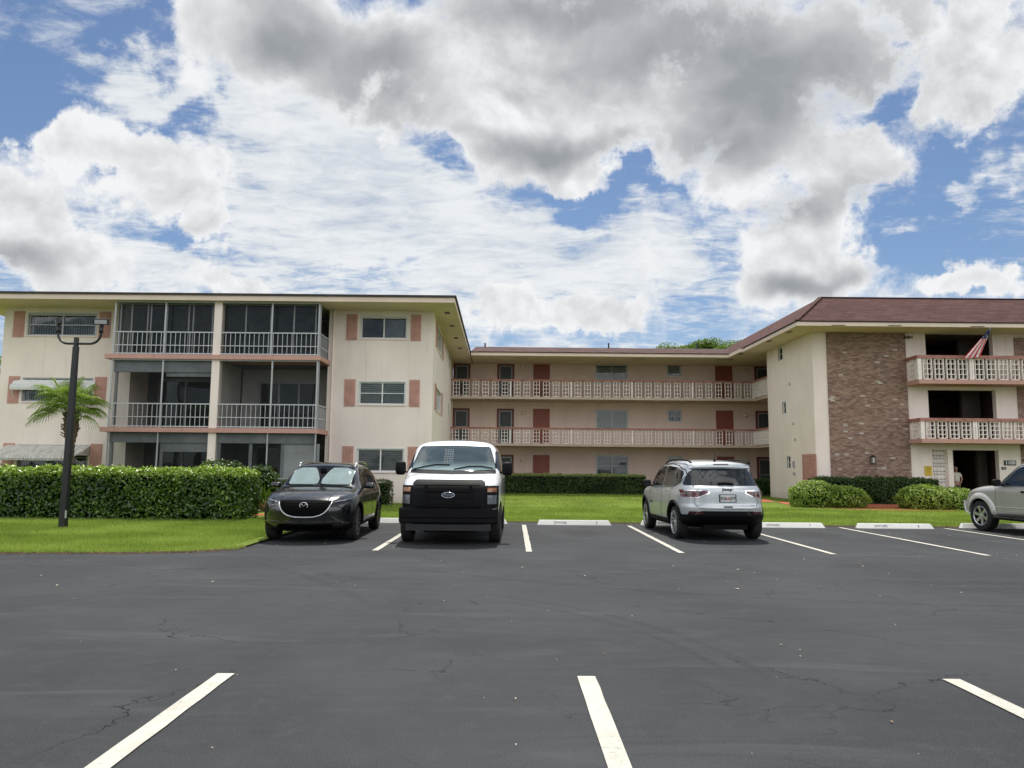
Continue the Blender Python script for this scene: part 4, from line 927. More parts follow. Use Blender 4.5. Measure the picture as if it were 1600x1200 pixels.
# ================================================================== RIGHT WING
YRW, YRB = 33.0, 32.0; XW = 13.5; XE = 28
FRW = Fr((0, YRW, 0), 0); FRS = Fr((XW-.003, 38.9, 0), -PI/2); FB = Fr((0, YRB, 0), 0)
RW = thing('apartment_building', 'right wing with a tall brick panel, brown shingle hip roof and the entrance numbered 1100', 'building', (XW, YRW, 0))
rz = lambda px, py: Z(px, py, YRW)
xc = X(1290.5, 530, YRW); xd = X(1413.5, 530, YRW)
o3 = (X(1446, 540, YRW), X(1551, 540, YRW)); og = (X(1487.5, 740, YRW), X(1562, 740, YRW)); bs = (X(1458, 740, YRW), X(1479.5, 740, YRW))
z3t, z2t, zgt = rz(1500, 520), rz(1500, 609.5), rz(1520, 703.5)
sideY = lambda px: 38.9-13.5*1170/(px-793.)
m = MB()
holes = [(o3[0], o3[1], 5.45, z3t), (o3[0], o3[1], 2.78, z2t), (og[0], og[1], .12, zgt), (bs[0], bs[1], .3, rz(1470, 703))]
wallh(m, FRW, XW, XE, 0, ROOFZ, holes, t=.25)
sh_ = []
for k, (p0, p1, ya, yb) in enumerate(((1226, 1231.5, 732, 713), (1221.5, 1227, 646.5, 628.5), (1217.5, 1224, 563, 543.5))):
    u0, u1 = sideY(p0+.5), sideY(p1+.5); D = 38.9-(u0+u1)/2; sh_.append((u0, u1, Z(1225, ya, D), Z(1225, yb, D)))
wallh(m, FRS, 0, 38.9-YRW-.003, 0, ROOFZ, sh_)
m.box(XW+.2, CX1, 38.7, 38.9, 0, ROOFZ)
m.box(XE-.2, XE, YRW+.25, 50, 0, ROOFZ)
m.build('wall', M['cream'], RW)
for s in sh_: window(RW, FRS, s[0], s[1], s[2], s[3], 1, True, 'dark', 'white', fw=.04, sill=False, glassmat='dark')
# louvred utility door on the side wall
u0, u1 = sideY(1251), sideY(1272.5); D = 38.9-(u0+u1)/2; zt = Z(1261, 709.5, D)
m = MB(); m.fb(FRS, u0, u0+.07, .003, .04, .1, zt); m.fb(FRS, u1-.07, u1, .003, .04, .1, zt); m.fb(FRS, u0+.07, u1-.07, .003, .038, zt-.09, zt); m.fb(FRS, u0+.07, u1-.07, .003, .012, .1, zt-.09)
z = .15
while z < zt-.12: m.hexa([FRS.p(u0+.07, .03, z), FRS.p(u1-.07, .03, z), FRS.p(u1-.07, .012, z+.05), FRS.p(u0+.07, .012, z+.05), FRS.p(u0+.07, .036, z+.005), FRS.p(u1-.07, .036, z+.005), FRS.p(u1-.07, .014, z+.06), FRS.p(u0+.07, .014, z+.06)]); z += .075
m.build('louvred_door', M['pink'], RW)
m = MB(); m.fb(FRW, xc, xd, .002, .05, .1, ROOFZ-.02); m.build('brick_panel', M['brick'], RW)
m = MB(); m.fb(FRW, X(1583.5, 530, YRW), XE-.5, .002, .05, .1, rz(1590, 528)); m.build('brick_panel', M['brick'], RW)
# pilaster beside the entrance
m = MB(); m.fb(FRW, X(1480.5, 740, YRW), X(1488.5, 740, YRW), .002, .09, .1, rz(1485, 702)); m.build('pilaster', M['cream'], RW)
# breeze block screen with arched cut-outs
m = MB(); b0, b1 = bs; zt = rz(1470, 703); nr = 12; h = (zt-.3)/nr; nc = 4; w = (b1-b0)/nc
for r in range(nr):
    zb = .3+r*h; m.fb(FRW, b0, b1, -.18, -.04, zb, zb+h*.30)
    for c in range(nc):
        u = b0+w*(c+.5); A = []
        up = (r % 2 == 0)
        for k in range(7):
            th = PI*k/6; A.append((u+w*.36*math.cos(th), (zb+h*.38+h*.5*math.sin(th)) if up else (zb+h*.98-h*.55*math.sin(th))))
        for p, q in zip(A, A[1:]): m.bar(FRW.p(p[0], -.1, p[1]), FRW.p(q[0], -.1, q[1]), .10, .045)
        m.fb(FRW, b0+w*c-.02, b0+w*c+.02, -.16, -.05, zb+h*.3, zb+h)
m.build('breeze_block_screen', M['lattice'], RW)
# recesses behind the openings
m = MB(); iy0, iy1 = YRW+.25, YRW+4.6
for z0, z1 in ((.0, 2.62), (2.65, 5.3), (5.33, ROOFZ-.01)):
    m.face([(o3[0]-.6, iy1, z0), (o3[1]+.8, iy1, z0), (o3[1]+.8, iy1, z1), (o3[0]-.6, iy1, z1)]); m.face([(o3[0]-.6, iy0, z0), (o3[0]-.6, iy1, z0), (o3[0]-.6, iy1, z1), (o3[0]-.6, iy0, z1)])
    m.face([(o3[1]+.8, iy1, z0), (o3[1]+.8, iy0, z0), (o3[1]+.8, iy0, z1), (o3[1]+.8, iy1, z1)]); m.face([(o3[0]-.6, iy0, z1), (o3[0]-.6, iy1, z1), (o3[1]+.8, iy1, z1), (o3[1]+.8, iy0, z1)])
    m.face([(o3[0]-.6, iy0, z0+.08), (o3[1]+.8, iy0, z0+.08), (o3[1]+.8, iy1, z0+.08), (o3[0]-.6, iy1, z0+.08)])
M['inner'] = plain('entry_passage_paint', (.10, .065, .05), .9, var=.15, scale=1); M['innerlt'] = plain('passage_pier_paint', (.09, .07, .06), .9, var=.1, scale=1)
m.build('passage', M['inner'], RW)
m = MB()
for z0, z1 in ((2.78, 5.29), (5.45, ROOFZ-.02)): m.box(o3[1]-.55, o3[1]+.3, YRW+1.6, YRW+1.8, z0, z1)
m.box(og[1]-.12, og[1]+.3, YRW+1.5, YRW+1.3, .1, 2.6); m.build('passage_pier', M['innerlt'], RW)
fi = Fr((0, iy1-.02, 0), 0); door(RW, fi, X(1523, 650, iy1), X(1541, 650, iy1), 2.75, 4.75, 'solid', 'door'); door(RW, fi, X(1480, 650, iy1), X(1500, 650, iy1), 2.75, 4.75, 'solid', 'door2')
door(RW, fi, X(1518, 540, iy1), X(1536, 540, iy1), 5.42, 7.4, 'solid', 'door2')
# balconies with chamfered end
bx0, bx1 = X(1415, 560, YRW), X(1433.5, 556, YRB)
cha = math.atan2(YRB-YRW, bx1-bx0); FCH = Fr((bx0, YRW, 0), cha); chl = math.hypot(bx1-bx0, YRB-YRW)
for sb, st, lb, lt, ct in ((2.58, 2.77, 2.785, 3.60, 3.71), (5.13, 5.33, 5.345, 6.27, 6.39)):
    if sb > 5: sb, st = Z(1500, 600, YRB), Z(1500, 593.5, YRB); lb = st+.012; lt = Z(1500, 560.5, YRB); ct = Z(1500, 555.5, YRB)
    else: sb, st = Z(1500, 692.5, YRB), Z(1500, 686, YRB); lb = st+.012; lt = Z(1500, 658.5, YRB); ct = Z(1500, 653.5, YRB)
    m = MB(); slabpoly(m, [(bx0-.05, YRW-.003), (bx1-.02, YRB-.07), (XE, YRB-.07), (XE, YRW-.003)], sb, st); m.build('balcony_slab', M['slabpink'] if 'slabpink' in M else M['pink'], RW)
    m = MB(); m.box(bx1-.05, XE, YRB-.06, YRB+.14, lt, ct); m.fb(FCH, .0, chl-.03, -.14, .055, lt+.002, ct-.002); bal = m.build('balustrade', M['cap'], RW)
    m = MB(); m.box(bx1-.02, bx1+.14, YRB-.03, YRB+.10, st, lt); m.build('post', M['lattice'], bal)
    me = lattice_mesh(.40, lt-lb, .12); u = bx1+.42; i = 0; posts = []
    for grp in (4, 6, 6, 6):
        for j in range(grp):
            if u < XE-.3: panel(me, bal, FB, u, lb, 0, -.12); u += .512
        for q in (u-.24, u-.14): m = MB(); m.box(q, q+.08, YRB-.03, YRB+.10, st, lt); m.build('post', M['lattice'], bal)
        u += .20
    panel(me, bal, FCH, chl*.5, lb, cha, -.12)
# hip roof
ex, ey = 12.25, 31.45; rx, ry = 14.16, 33.5; z0, z1 = ROOFZ+.19, Z(1400, 466, ry)
m = MB(); slabpoly(m, [(ex, ey), (XE+1, ey), (XE+1, 53), (CX1+.1, 53), (CX1+.1, 38.9), (12.1, 38.9), (ex, 38.85)], ROOFZ+.004, ROOFZ+.17); m.build('soffit', M['soffit'], RW)
m = MB(); slabpoly(m, [(ex-.03, ey-.03), (XE+1, ey-.03), (XE+1, 53), (ex-.03, 53)], ROOFZ+.172, ROOFZ+.215); m.build('drip_edge', M['roofedge'], RW)
m = MB(); zz = ROOFZ+.217
A_, B_, C_, D_ = (ex-.05, ey-.05, zz), (XE+1, ey-.05, zz), (XE+1, ry, z1), (rx, ry, z1); E_, F_ = (ex-.05, 53, zz), (rx, 53, z1)
m.face([A_, B_, C_, D_]); m.face([E_, A_, D_, F_]); m.face([D_, C_, (XE+1, 53, z1), F_]); rf = m.build('roof', M['shingle'], RW)
m = MB(); m.bar((ex-.05, ey-.05, zz+.02), (rx, ry, z1+.02), .2, .03); m.bar((rx, ry, z1+.012), (XE+1, ry, z1+.012), .12, .025); m.build('ridge_cap', M['shingle'], rf)
for (px, py, wx, wy) in ((1142, 562, .1, .2), (1158, 553, .1, .2), (1202, 533, .1, .2), (1233, 519, .1, .2), (1310, 508, .28, .06), (1398, 508.5, .28, .06), (1527, 510, .28, .06)):
    x, y = G(px, py, ROOFZ); m = MB(); m.box(x-wx, x+wx, y-wy, y+wy, ROOFZ-.012, ROOFZ-.001); m.build('soffit_vent', M['black'], RW)
# small things fixed on the right wing
m = MB()
for (px, y, z_) in ((1233, 600, .12), (1237, 662, .1), (1239, 687, .08)):
    D = 13.45*1170/(px-793.); z = Z(px, y, D); m.box(XW-.05, XW-.003, D-.05, D+.05, z-.06, z+.06)
D = 13.45*1170/(1236-793.)
for y in (723, 728, 740): z = Z(1236, y, D); m.box(XW-.07, XW-.003, D-.08, D+.08, z-.07, z+.07)
m.build('wall_box', M['alu'], RW)
c = at(1417.5, 527, YRW-.1); m = MB(); m.box(c[0]-.12, c[0]+.12, YRW-.16, YRW-.003, c[2]-.05, c[2]+.05); m.bar((c[0], YRW-.1, c[2]), (c[0]+.2, YRW-.22, c[2]-.02), .09, .07)
tag(m.build('floodlight', M['brass'], None, origin=(c[0], YRW, c[2])), 'small dark floodlight under the eave at the top right corner of the brick panel', 'floodlight')
c = at(1363, 718, YRW-.1); t = thing('wall_lantern', 'black carriage lantern low on the brick panel', 'lantern', c)
m = MB(); x, y, z = c; y = YRW-.17
m.box(x-.05, x+.05, YRW-.07, YRW-.052, z-.08, z+.16); m.bar((x, YRW-.06, z+.14), (x, y, z+.19), .025)
for i, j in ((-1, -1), (1, -1), (1, 1), (-1, 1)): m.bar((x+.06*i, y+.06*j, z-.15), (x+.075*i, y+.075*j, z+.1), .014)
m.hexa([(x-.1, y-.1, z+.1), (x+.1, y-.1, z+.1), (x+.1, y+.1, z+.1), (x-.1, y+.1, z+.1), (x-.02, y-.02, z+.19), (x+.02, y-.02, z+.19), (x+.02, y+.02, z+.19), (x-.02, y+.02, z+.19)]); m.box(x-.065, x+.065, y-.065, y+.065, z-.17, z-.15)
m.build('frame', M['black'], t); m = MB(); m.box(x-.055, x+.055, y-.055, y+.055, z-.14, z+.09); m.build('glass_panes', M['lanternglass'] if 'lanternglass' in M else M['glass'], t)
def rotm(loc, ry=0): return Matrix.Translation(loc) @ Matrix.Rotation(PI/2, 4, 'X')
M['signyellow'] = plain('yellow_sign', (.62, .42, .03), .5, var=.06); M['signtext'] = plain('sign_text', (.10, .07, .01), .6, scale=0); M['signwhite'] = plain('sign_white', (.8, .8, .78), .5)
c0 = at(1445.5, 743, YRW-.03); c1 = at(1456, 728, YRW-.03); t = thing('yellow_sign', 'yellow notice sign on the wall left of the breeze block screen', 'sign', ((c0[0]+c1[0])/2, YRW, c0[2]))
m = MB(); m.box(c0[0], c1[0], YRW-.03, YRW-.003, c0[2], c1[2]); m.build('sign_plate', M['signyellow'], t)
xm = (c0[0]+c1[0])/2; zt = c1[2]; m = MB(); hh = c1[2]-c0[2]
for i, (w, h) in enumerate(((.20, .022), (.14, .02), (.22, .012), (.18, .012), (.21, .012), (.16, .012), (.20, .012))):
    z = zt-.04-hh*.125*i; n = 5
    for k in range(n): a = xm-w/2+w*k/n; m.box(a+.003, a+w/n*random.uniform(.6, .9), YRW-.034, YRW-.0305, z-h, z)
m.build('lettering', M['signtext'], t)
c0 = at(1569.5, 727, YRW-.03); c1 = at(1587.5, 719.5, YRW-.03); t = thing('house_number_plaque', 'black plaque with white house number 1100 right of the entrance', 'sign', ((c0[0]+c1[0])/2, YRW, c0[2]))
m = MB(); m.box(c0[0], c1[0], YRW-.035, YRW-.003, c0[2], c1[2]); m.build('plaque', M['black'], t)
put(text_mesh('1100', .215, .003, 1.05, .004), rotm(((c0[0]+c1[0])/2, YRW-.04, (c0[2]+c1[2])/2))).build('number', M['signwhite'], t)
c0 = at(1566, 733.5, YRW-.03); c1 = at(1572, 730, YRW-.03); m = MB(); m.box(c0[0], c1[0], YRW-.04, YRW-.003, c0[2], c1[2])
t = thing('mail_slot', 'small black box on the wall under the 1100 plaque', 'wall box', ((c0[0]+c1[0])/2, YRW, c0[2])); m.build('box', M['black'], t); m = MB(); m.box(c0[0]+.04, c1[0]-.06, YRW-.044, YRW-.041, c0[2]+.03, c0[2]+.05); m.build('label_strip', M['signwhite'], t)
# flag on a short pole
def flag():
    t = thing('flag', 'stars and stripes flag drooping from a short pole on the top balcony', 'flag', at(1530, 558, 31.8))
    m = MB(); a = Vector(at(1549.5, 507.5, 31.2)); b = Vector(at(1528, 557, 31.95)); m.tube([b, a], [.014, .012], 8); m.lathe([(.001, -.03), (.025, 0), (.001, .03)], 10, 'Z', tuple(a)); m.build('pole', M['white'], t)
    TL, TR = Vector(at(1545.0, 514, 31.25)), Vector(at(1549, 513, 31.2)); BL, BR = Vector(at(1504.5, 561.5, 31.75)), Vector(at(1534, 556, 31.7)); ML, MR_ = Vector(at(1532, 531, 31.5)), Vector(at(1541, 532, 31.45))
    ns, nt_ = 39, 30; V = []
    for j in range(nt_+1):
        v = j/nt_
        L = TL*(1-v)**2+ML*2*v*(1-v)+BL*v*v; R = TR*(1-v)**2+MR_*2*v*(1-v)+BR*v*v
        for i in range(ns+1):
            s = i/ns; p = L.lerp(R, s); p = p+Vector((0, 1, 0))*(.05*math.sin(s*19+v*2)*(.3+v))+Vector((0, 0, 1))*(.03*math.sin(s*14)*v*v); V.append(p)
    mb = MB(); mb.v = [tuple(p) for p in V]
    for j in range(nt_):
        for i in range(ns):
            a = j*(ns+1)+i; mb.f.append((a, a+1, a+ns+2, a+ns+1)); mb.m.append(2 if j < 12 and not (i > 32 and j > 8) else (i//3) % 2)
    mats = [plain('flag_red', (.62, .045, .06), .8, scale=8), plain('flag_white', (.86, .82, .82), .8, scale=8)]
    q = NT('flag_blue_with_stars'); v = q.n('ShaderNodeTexVoronoi', {'Vector': q.pos(), 'Scale': 14.}).outputs['Distance']; mats.append(q.done(q.bsdf(Base_Color=q.mix(q.mr(v, .28, .36), (.6, .6, .65), (.02, .03, .12)), Roughness=.8)))
    mb.build('cloth', mats, t, smooth=True)
flag()
# wheel stops
M['stop'] = stucco('painted_concrete_stop', (.93, .92, .88), .10)
M['stencil'] = plain('stencil_paint', (.10, .11, .12), .7, scale=6, var=.4)
stops = [(.75, 2.65, 19.55, '5', 'white concrete wheel stop stencilled OWNER 5'), (6.13, 8.05, 19.3, '7', 'white concrete wheel stop stencilled OWNER 7, right of the silver car'), (8.86, 10.82, 19.3, '8', 'white concrete wheel stop stencilled OWNER 8 in the empty stall'),
         (3.45, 5.4, 19.75, '6', 'white concrete wheel stop hidden in front of the silver car'), (-4.65, -2.66, 19.75, '3', 'white concrete wheel stop showing between the black car and the white van'), (-1.98, -.02, 19.75, '4', 'white concrete wheel stop behind the white van, its end showing'), (11.7, 13.6, 19.62, '9', 'white concrete wheel stop at the front wheel of the grey car')]
for x0, x1, y, num, lab in stops:
    t = thing('wheel_stop', lab, 'wheel stop', ((x0+x1)/2, y, 0), 0, 'wheel stops at the head of the stalls'); m = MB(); h = .125; L = (x1-x0)
    m.hexa([(x0, y-.075, 0), (x1, y-.075, 0), (x1, y+.075, 0), (x0, y+.075, 0), (x0+.05, y+.012, h), (x1-.07, y+.012, h), (x1-.07, y+.055, h), (x0+.05, y+.055, h)])
    m.build('block', M['stop'], t, bevel=.012)
    if num in '5678':
        R_ = Matrix.Translation((x0+L*.31, y-.0345, h/2)) @ Matrix.Rotation(math.radians(55.1), 4, 'X')
        mm = put(text_mesh('OWNER', .098, .001, .9, 0, 0, 1.05), R_); k = put(text_mesh(num, .098, .001, .9), Matrix.Translation((x0+L*.80, y-.0345, h/2)) @ Matrix.Rotation(math.radians(55.1), 4, 'X'))
        n0 = len(mm.v); mm.v += k.v; mm.f += [tuple(i+n0 for i in f) for f in k.f]; mm.m += k.m; mm.build('stencilled_lettering', M['stencil'], t)
# lamp post
def lamp_post():
    bx, by = G(98, 827); t = thing('lamp_post', 'black square lamp post with a U-shaped yoke and two floodlights', 'lamp post', (bx, by, 0)); D = by
    zt = Z(121, 542, D); m = MB(); w0, w1 = .072, .052
    m.hexa([(bx-w0, by-w0, 0), (bx+w0, by-w0, 0), (bx+w0, by+w0, 0), (bx-w0, by+w0, 0), (bx-w1, by-w1, zt), (bx+w1, by-w1, zt), (bx+w1, by+w1, zt), (bx-w1, by+w1, zt)]); m.box(bx-.04, bx+.04, by-.04, by+.04, zt, zt+.22)
    m.build('pole', M['black'], t, bevel=.008)
    m = MB(); zy = Z(121, 537, D); xl, xr = X(91, 520, D), X(158, 520, D); zu = Z(91, 510, D); pts = []
    r = .24
    for k in range(7): a = PI/2*k/6; pts.append((xl+r-r*math.cos(a), by, zy+r-r*math.sin(a)))
    pts = [(xl, by, zu)]+pts
    for k in range(7): a = PI/2*k/6; pts.append((xr-r+r*math.sin(a), by, zy+r-r*math.cos(a)))
    pts.append((xr, by, zu)); m.tube(pts, .027, 12); m.tube([(xl, by, zu-.15), (xl, by, zu)], .045, 10); m.tube([(xr, by, zu-.15), (xr, by, zu)], .045, 10); m.build('yoke', M['black'], t, smooth=True)
    bm_ = MB(); bm_.box(bx+.06, bx+.09, by-.07, by-.04, .25, .42); bm_.build('conduit_box', M['alu'], t)
    for sx, yaw, tilt in ((xl, -1.05, .35), (xr, .12, .25)):
        R = Matrix.Translation((sx, by, zu+.07)) @ Matrix.Rotation(yaw, 4, 'Z') @ Matrix.Rotation(tilt, 4, 'X')
        m = MB(); m.box(-.16, .16, -.05, .03, -.02, .115); 
        for i in range(8): m.box(-.14+i*.037, -.13+i*.037, .03, .065, -.01, .105)
        m.box(-.03, .03, -.02, .03, -.10, -.02); h = put(m, R).build('floodlight_head', M['black'], t)
        m = MB(); m.box(-.135, .135, -.058, -.0502, .002, .095); put(m, R).build('lens', M['alu'], h)
        m = MB(); m.box(-.08, -.02, -.0605, -.0585, .035, .06); m.box(.03, .08, -.0605, -.0585, .035, .06); put(m, R).build('diode_plate', M['alu'], h)
lamp_post()
# ------------------------------------------------------------------ vehicles
def paintmat(name, col, metal=.0, rough=.3, coat=1.):
    t = NT(name); p = t.obj(); n = t.noise(p, 2.5, 4)
    c = t.mix(t.mr(n, .3, .7), tuple(x*.95 for x in col), tuple(min(1, x*1.05) for x in col))
    low = t.mr(t.n('ShaderNodeSeparateXYZ', {0: p}).outputs[2], .25, .6, .35, 0)
    c = t.mix(t.math('MULTIPLY', low, t.mr(t.noise(p, 7, 4), .3, .7)), c, (.16, .15, .13))
    return t.done(t.bsdf(Base_Color=c, Metallic=metal, Roughness=t.math('ADD', rough, t.math('MULTIPLY', t.noise(p, 12, 3), .08)), Coat_Weight=coat, Coat_Roughness=.04, Specular_IOR_Level=.5))
M['p_black'] = paintmat('charcoal_metallic_paint', (.010, .011, .013), .5, .22)
M['p_white'] = paintmat('white_van_paint', (.74, .75, .76), 0, .35)
M['p_silver'] = paintmat('silver_metallic_paint', (.50, .53, .54), .55, .34)
M['p_grey'] = paintmat('warm_grey_metallic_paint', (.42, .42, .40), .5, .34)
M['p_flare'] = paintmat('pale_grey_flare_paint', (.50, .50, .47), .3, .4)
M['blk'] = plain('deep_black_plastic', (.002, .002, .0022), .7, spec=.05, scale=-4)
M['trim'] = plain('black_plastic_trim', (.004, .004, .0045), .6, spec=.14, var=.2, scale=-4)
M['gloss'] = plain('gloss_black', (.006, .006, .007), .12, var=.1, scale=-4)
M['tyre'] = plain('tyre_rubber', (.010, .010, .010), .8, var=.3, scale=-8, bump=.1)
M['rim'] = plain('alloy', (.55, .56, .57), .3, .85, var=.06, scale=-4)
M['rimdk'] = plain('dark_alloy', (.09, .09, .095), .3, .8, var=.06, scale=-4)
M['chrome'] = plain('bright_trim', (.72, .73, .75), .12, 1., var=.03, scale=-4)
M['well'] = plain('wheel_well', (.008, .008, .008), .95, scale=-3, spec=.1)
M['lensclr'] = plain('clear_lens', (.16, .17, .19), .08, .3, var=.25, scale=-14, coat=1.)
M['lensdk'] = plain('smoked_lens', (.02, .022, .025), .06, .2, var=.2, scale=-10, coat=1.)
M['red'] = plain('red_lens', (.11, .004, .006), .12, var=.35, scale=-12, coat=1.)
M['reddk'] = plain('dark_red_lens', (.045, .006, .008), .15, var=.3, scale=-12, coat=1.)
M['amber'] = plain('amber_lens', (.30, .085, .01), .2, var=.15, scale=-12, coat=1.)
M['shade'] = plain('sunshade_fabric', (.80, .95, .90), .5, var=.08, scale=-6)
M['plate'] = plain('licence_plate', (.55, .56, .55), .4, var=.06, scale=-20)
M['platetx'] = plain('licence_plate_ink', (.02, .05, .04), .5, scale=0)
M['orange'] = plain('plate_orange', (.60, .10, .03), .5, scale=0)
M['blue'] = plain('badge_blue', (.02, .03, .07), .2, scale=0)
M['cargl'] = (lambda t: t.done(t.bsdf(Base_Color=(.008, .010, .011), Roughness=.03, Specular_IOR_Level=.5, Coat_Weight=.1, Normal=t.bump(t.noise(t.obj(), 1.5, 2), .04, .1))))(NT('tinted_car_glass'))
M['wsgl'] = (lambda t: t.done(t.n('ShaderNodeMixShader', {0: t.math('MULTIPLY', t.n('ShaderNodeFresnel', {0: 1.45}).outputs[0], 1.0, clamp=True), 1: t.n('ShaderNodeBsdfTransparent', {0: (.96, .99, .98, 1)}).outputs[0], 2: t.n('ShaderNodeBsdfGlossy', {1: .02}).outputs[0]})))(NT('windscreen_glass'))
def pch(pts):
    xs = [p[0] for p in pts]; ys = [p[1] for p in pts]; n = len(xs)
    d = [(ys[i+1]-ys[i])/(xs[i+1]-xs[i]) for i in range(n-1)]; m = [d[0]]
    for i in range(1, n-1): m.append(0 if d[i-1]*d[i] <= 0 else 2*d[i-1]*d[i]/(d[i-1]+d[i]))
    m.append(d[-1])
    def f(x):
        if x <= xs[0]: return ys[0]
        if x >= xs[-1]: return ys[-1]
        i = 0
        while x > xs[i+1]: i += 1
        h = xs[i+1]-xs[i]; t = (x-xs[i])/h
        return (2*t**3-3*t*t+1)*ys[i]+(t**3-2*t*t+t)*h*m[i]+(-2*t**3+3*t*t)*ys[i+1]+(t**3-t*t)*h*m[i+1]
    return f
class Car:
    def __init__(s, name, label, loc, rz, sp):
        s.t = thing(name, label, sp['cat'], (loc[0], loc[1], 0), rz); s.sp = sp
        top, xf, xr, bot = pch(sp['top']), pch(sp['xf']), pch(sp['xr']), pch(sp['bot'])
        wid, side = pch(sp['wid']), pch(sp['side'])        # half width along x; width factor by height
        xm0, xm1 = sp['xr'][0][1], sp['xf'][0][1]; X0 = min(p[1] for p in sp['xr']); X1 = max(p[1] for p in sp['xf'])
        n3 = sp.get('n3', 9); NA, NBb, NC = sp.get('res', (110, 40, 44)); crown = sp['crown']; rp = sp.get('plan', (.16, 2.6)); rpr = sp.get('planr', rp)
        hood = pch(sp['hood']) if 'hood' in sp else (lambda x: 0)
        cache = {}
        m = MB()
        def P(i, j, k):
            key = (i, j, k)
            if key in cache: return cache[key]
            a, b, c = 2*i/NA-1, 2*j/NBb-1, 2*k/NC-1
            mx = max(abs(a), abs(b), abs(c)); q = (abs(a/mx)**n3+abs(b/mx)**n3+abs(c/mx)**n3)**(1/n3)
            aa, bb, cc = a/q, b/q, c/q
            # keep stations evenly spread except at the ends
            x0 = X0+(X1-X0)*(aa+1)/2; zt = top(x0); zb = bot(x0); z = zb+(zt-zb)*(cc+1)/2
            xa_, xb_ = xr(z), xf(z); x = xa_+(xb_-xa_)*(aa+1)/2
            pl = abs(bb); x -= (rp[0]*pl**rp[1]*max(0, aa)**4) ; x += (rpr[0]*pl**rpr[1]*max(0, -aa)**4)
            w = wid(x)*side(z)
            up = max(0, cc)**6
            y = bb*w; z += crown*(1-bb*bb)*up-0*up
            z += hood(x)*up*(1-min(1, abs(y)/.9)**3)*0
            cache[key] = len(m.v); m.v.append((x, y, z)); return cache[key]
        for i in range(NA):
            for j in range(NBb): m.f += [(P(i, j, NC), P(i+1, j, NC), P(i+1, j+1, NC), P(i, j+1, NC)), (P(i, j, 0), P(i, j+1, 0), P(i+1, j+1, 0), P(i+1, j, 0))]
            for k in range(NC): m.f += [(P(i, 0, k), P(i+1, 0, k), P(i+1, 0, k+1), P(i, 0, k+1)), (P(i, NBb, k), P(i, NBb, k+1), P(i+1, NBb, k+1), P(i+1, NBb, k))]
        for j in range(NBb):
            for k in range(NC): m.f += [(P(0, j, k), P(0, j, k+1), P(0, j+1, k+1), P(0, j+1, k)), (P(NA, j, k), P(NA, j+1, k), P(NA, j+1, k+1), P(NA, j, k+1))]
        m.m = [0]*len(m.f)
        body = m.build('body', [sp['paint'], M['well']], s.t, world=False)
        for p in body.data.polygons: p.use_smooth = True
        s.bvh0 = BVHTree.FromPolygons([Vector(v) for v in m.v], m.f)
        # wheel wells by boolean
        c = MB(); s.R = sp['R']; W2 = sp['W']/2
        for x in sp['axles']:
            for sg in (-1, 1):
                pr = [(sp['Rw']*math.cos(2*PI*k/48), sp['Rw']*math.sin(2*PI*k/48)) for k in range(48)]; i0 = len(c.v); y0, y1 = sg*(W2-.33), sg*(W2+.3)
                for q in pr: c.v.append((x+q[0], y0, s.R+.01+q[1]))
                for q in pr: c.v.append((x+q[0], y1, s.R+.01+q[1]))
                for k in range(48): c.f.append((i0+k, i0+(k+1) % 48, i0+48+(k+1) % 48, i0+48+k)); c.m.append(0)
                c.f.append(tuple(range(i0, i0+48))); c.f.append(tuple(range(i0+95, i0+47, -1))); c.m += [0, 0]
        cut = c.build('cut', [M['well']], None, merge=True)
        bmo = body.modifiers.new('b', 'BOOLEAN'); bmo.operation = 'DIFFERENCE'; bmo.object = cut; bmo.solver = 'EXACT'; bmo.material_mode = 'TRANSFER'
        cut.location = s.t.location; cut.rotation_euler = s.t.rotation_euler
        bpy.context.view_layer.update(); dg = bpy.context.evaluated_depsgraph_get()
        me = bpy.data.meshes.new_from_object(body.evaluated_get(dg)); body.modifiers.clear(); body.data = me; me.name = 'body'
        bpy.data.objects.remove(cut); s.body = body
        bm = bmesh.new(); bm.from_mesh(me)
        for f in bm.faces: f.smooth = True
        for e in bm.edges:
            if len(e.link_faces) == 2 and (e.link_faces[0].material_index != e.link_faces[1].material_index or e.calc_face_angle(0) > 1.1): e.smooth = False
        bm.to_mesh(me); bm.free()
    def hit(s, o, d):
        h = s.bvh0.ray_cast(Vector(o), Vector(d)); return (h[0], h[1]) if h[0] is not None else (None, None)
    def proj(s, view, a, b, off):
        if view == 'F': o, d = (5, a, b), (-1, 0, 0)
        elif view == 'R': o, d = (-5, a, b), (1, 0, 0)
        elif view == 'L': o, d = (a, 3, b), (0, -1, 0)
        elif view == 'S': o, d = (a, -3, b), (0, 1, 0)
        elif view == 'T': o, d = (a, b, 4), (0, 0, -1)
        h, n = s.hit(o, d)
        if h is None:
            h, n, _, _ = s.bvh0.find_nearest(Vector(o)+Vector(d)*(3 if view in 'LS' else 4))
        if n.dot(Vector(d)) > 0: n = -n
        return h+n*off
    def patch(s, name, view, lo, hi, t0, t1, mat, off=.006, nu=24, nv=8, parent=None, swap=False, th=.0):
        """patch between curves lo(t), hi(t), draped on the body; swap: t runs vertically"""
        m = MB(); nu1 = nu+1
        for j in range(nv+1):
            for i in range(nu1):
                t = t0+(t1-t0)*i/nu; v = lo(t)+(hi(t)-lo(t))*j/nv
                a, b = (v, t) if swap else (t, v)
                m.v.append(tuple(s.proj(view, a, b, off)))
        for j in range(nv):
            for i in range(nu): k = j*nu1+i; m.f.append((k, k+1, k+nu1+1, k+nu1)); m.m.append(0)
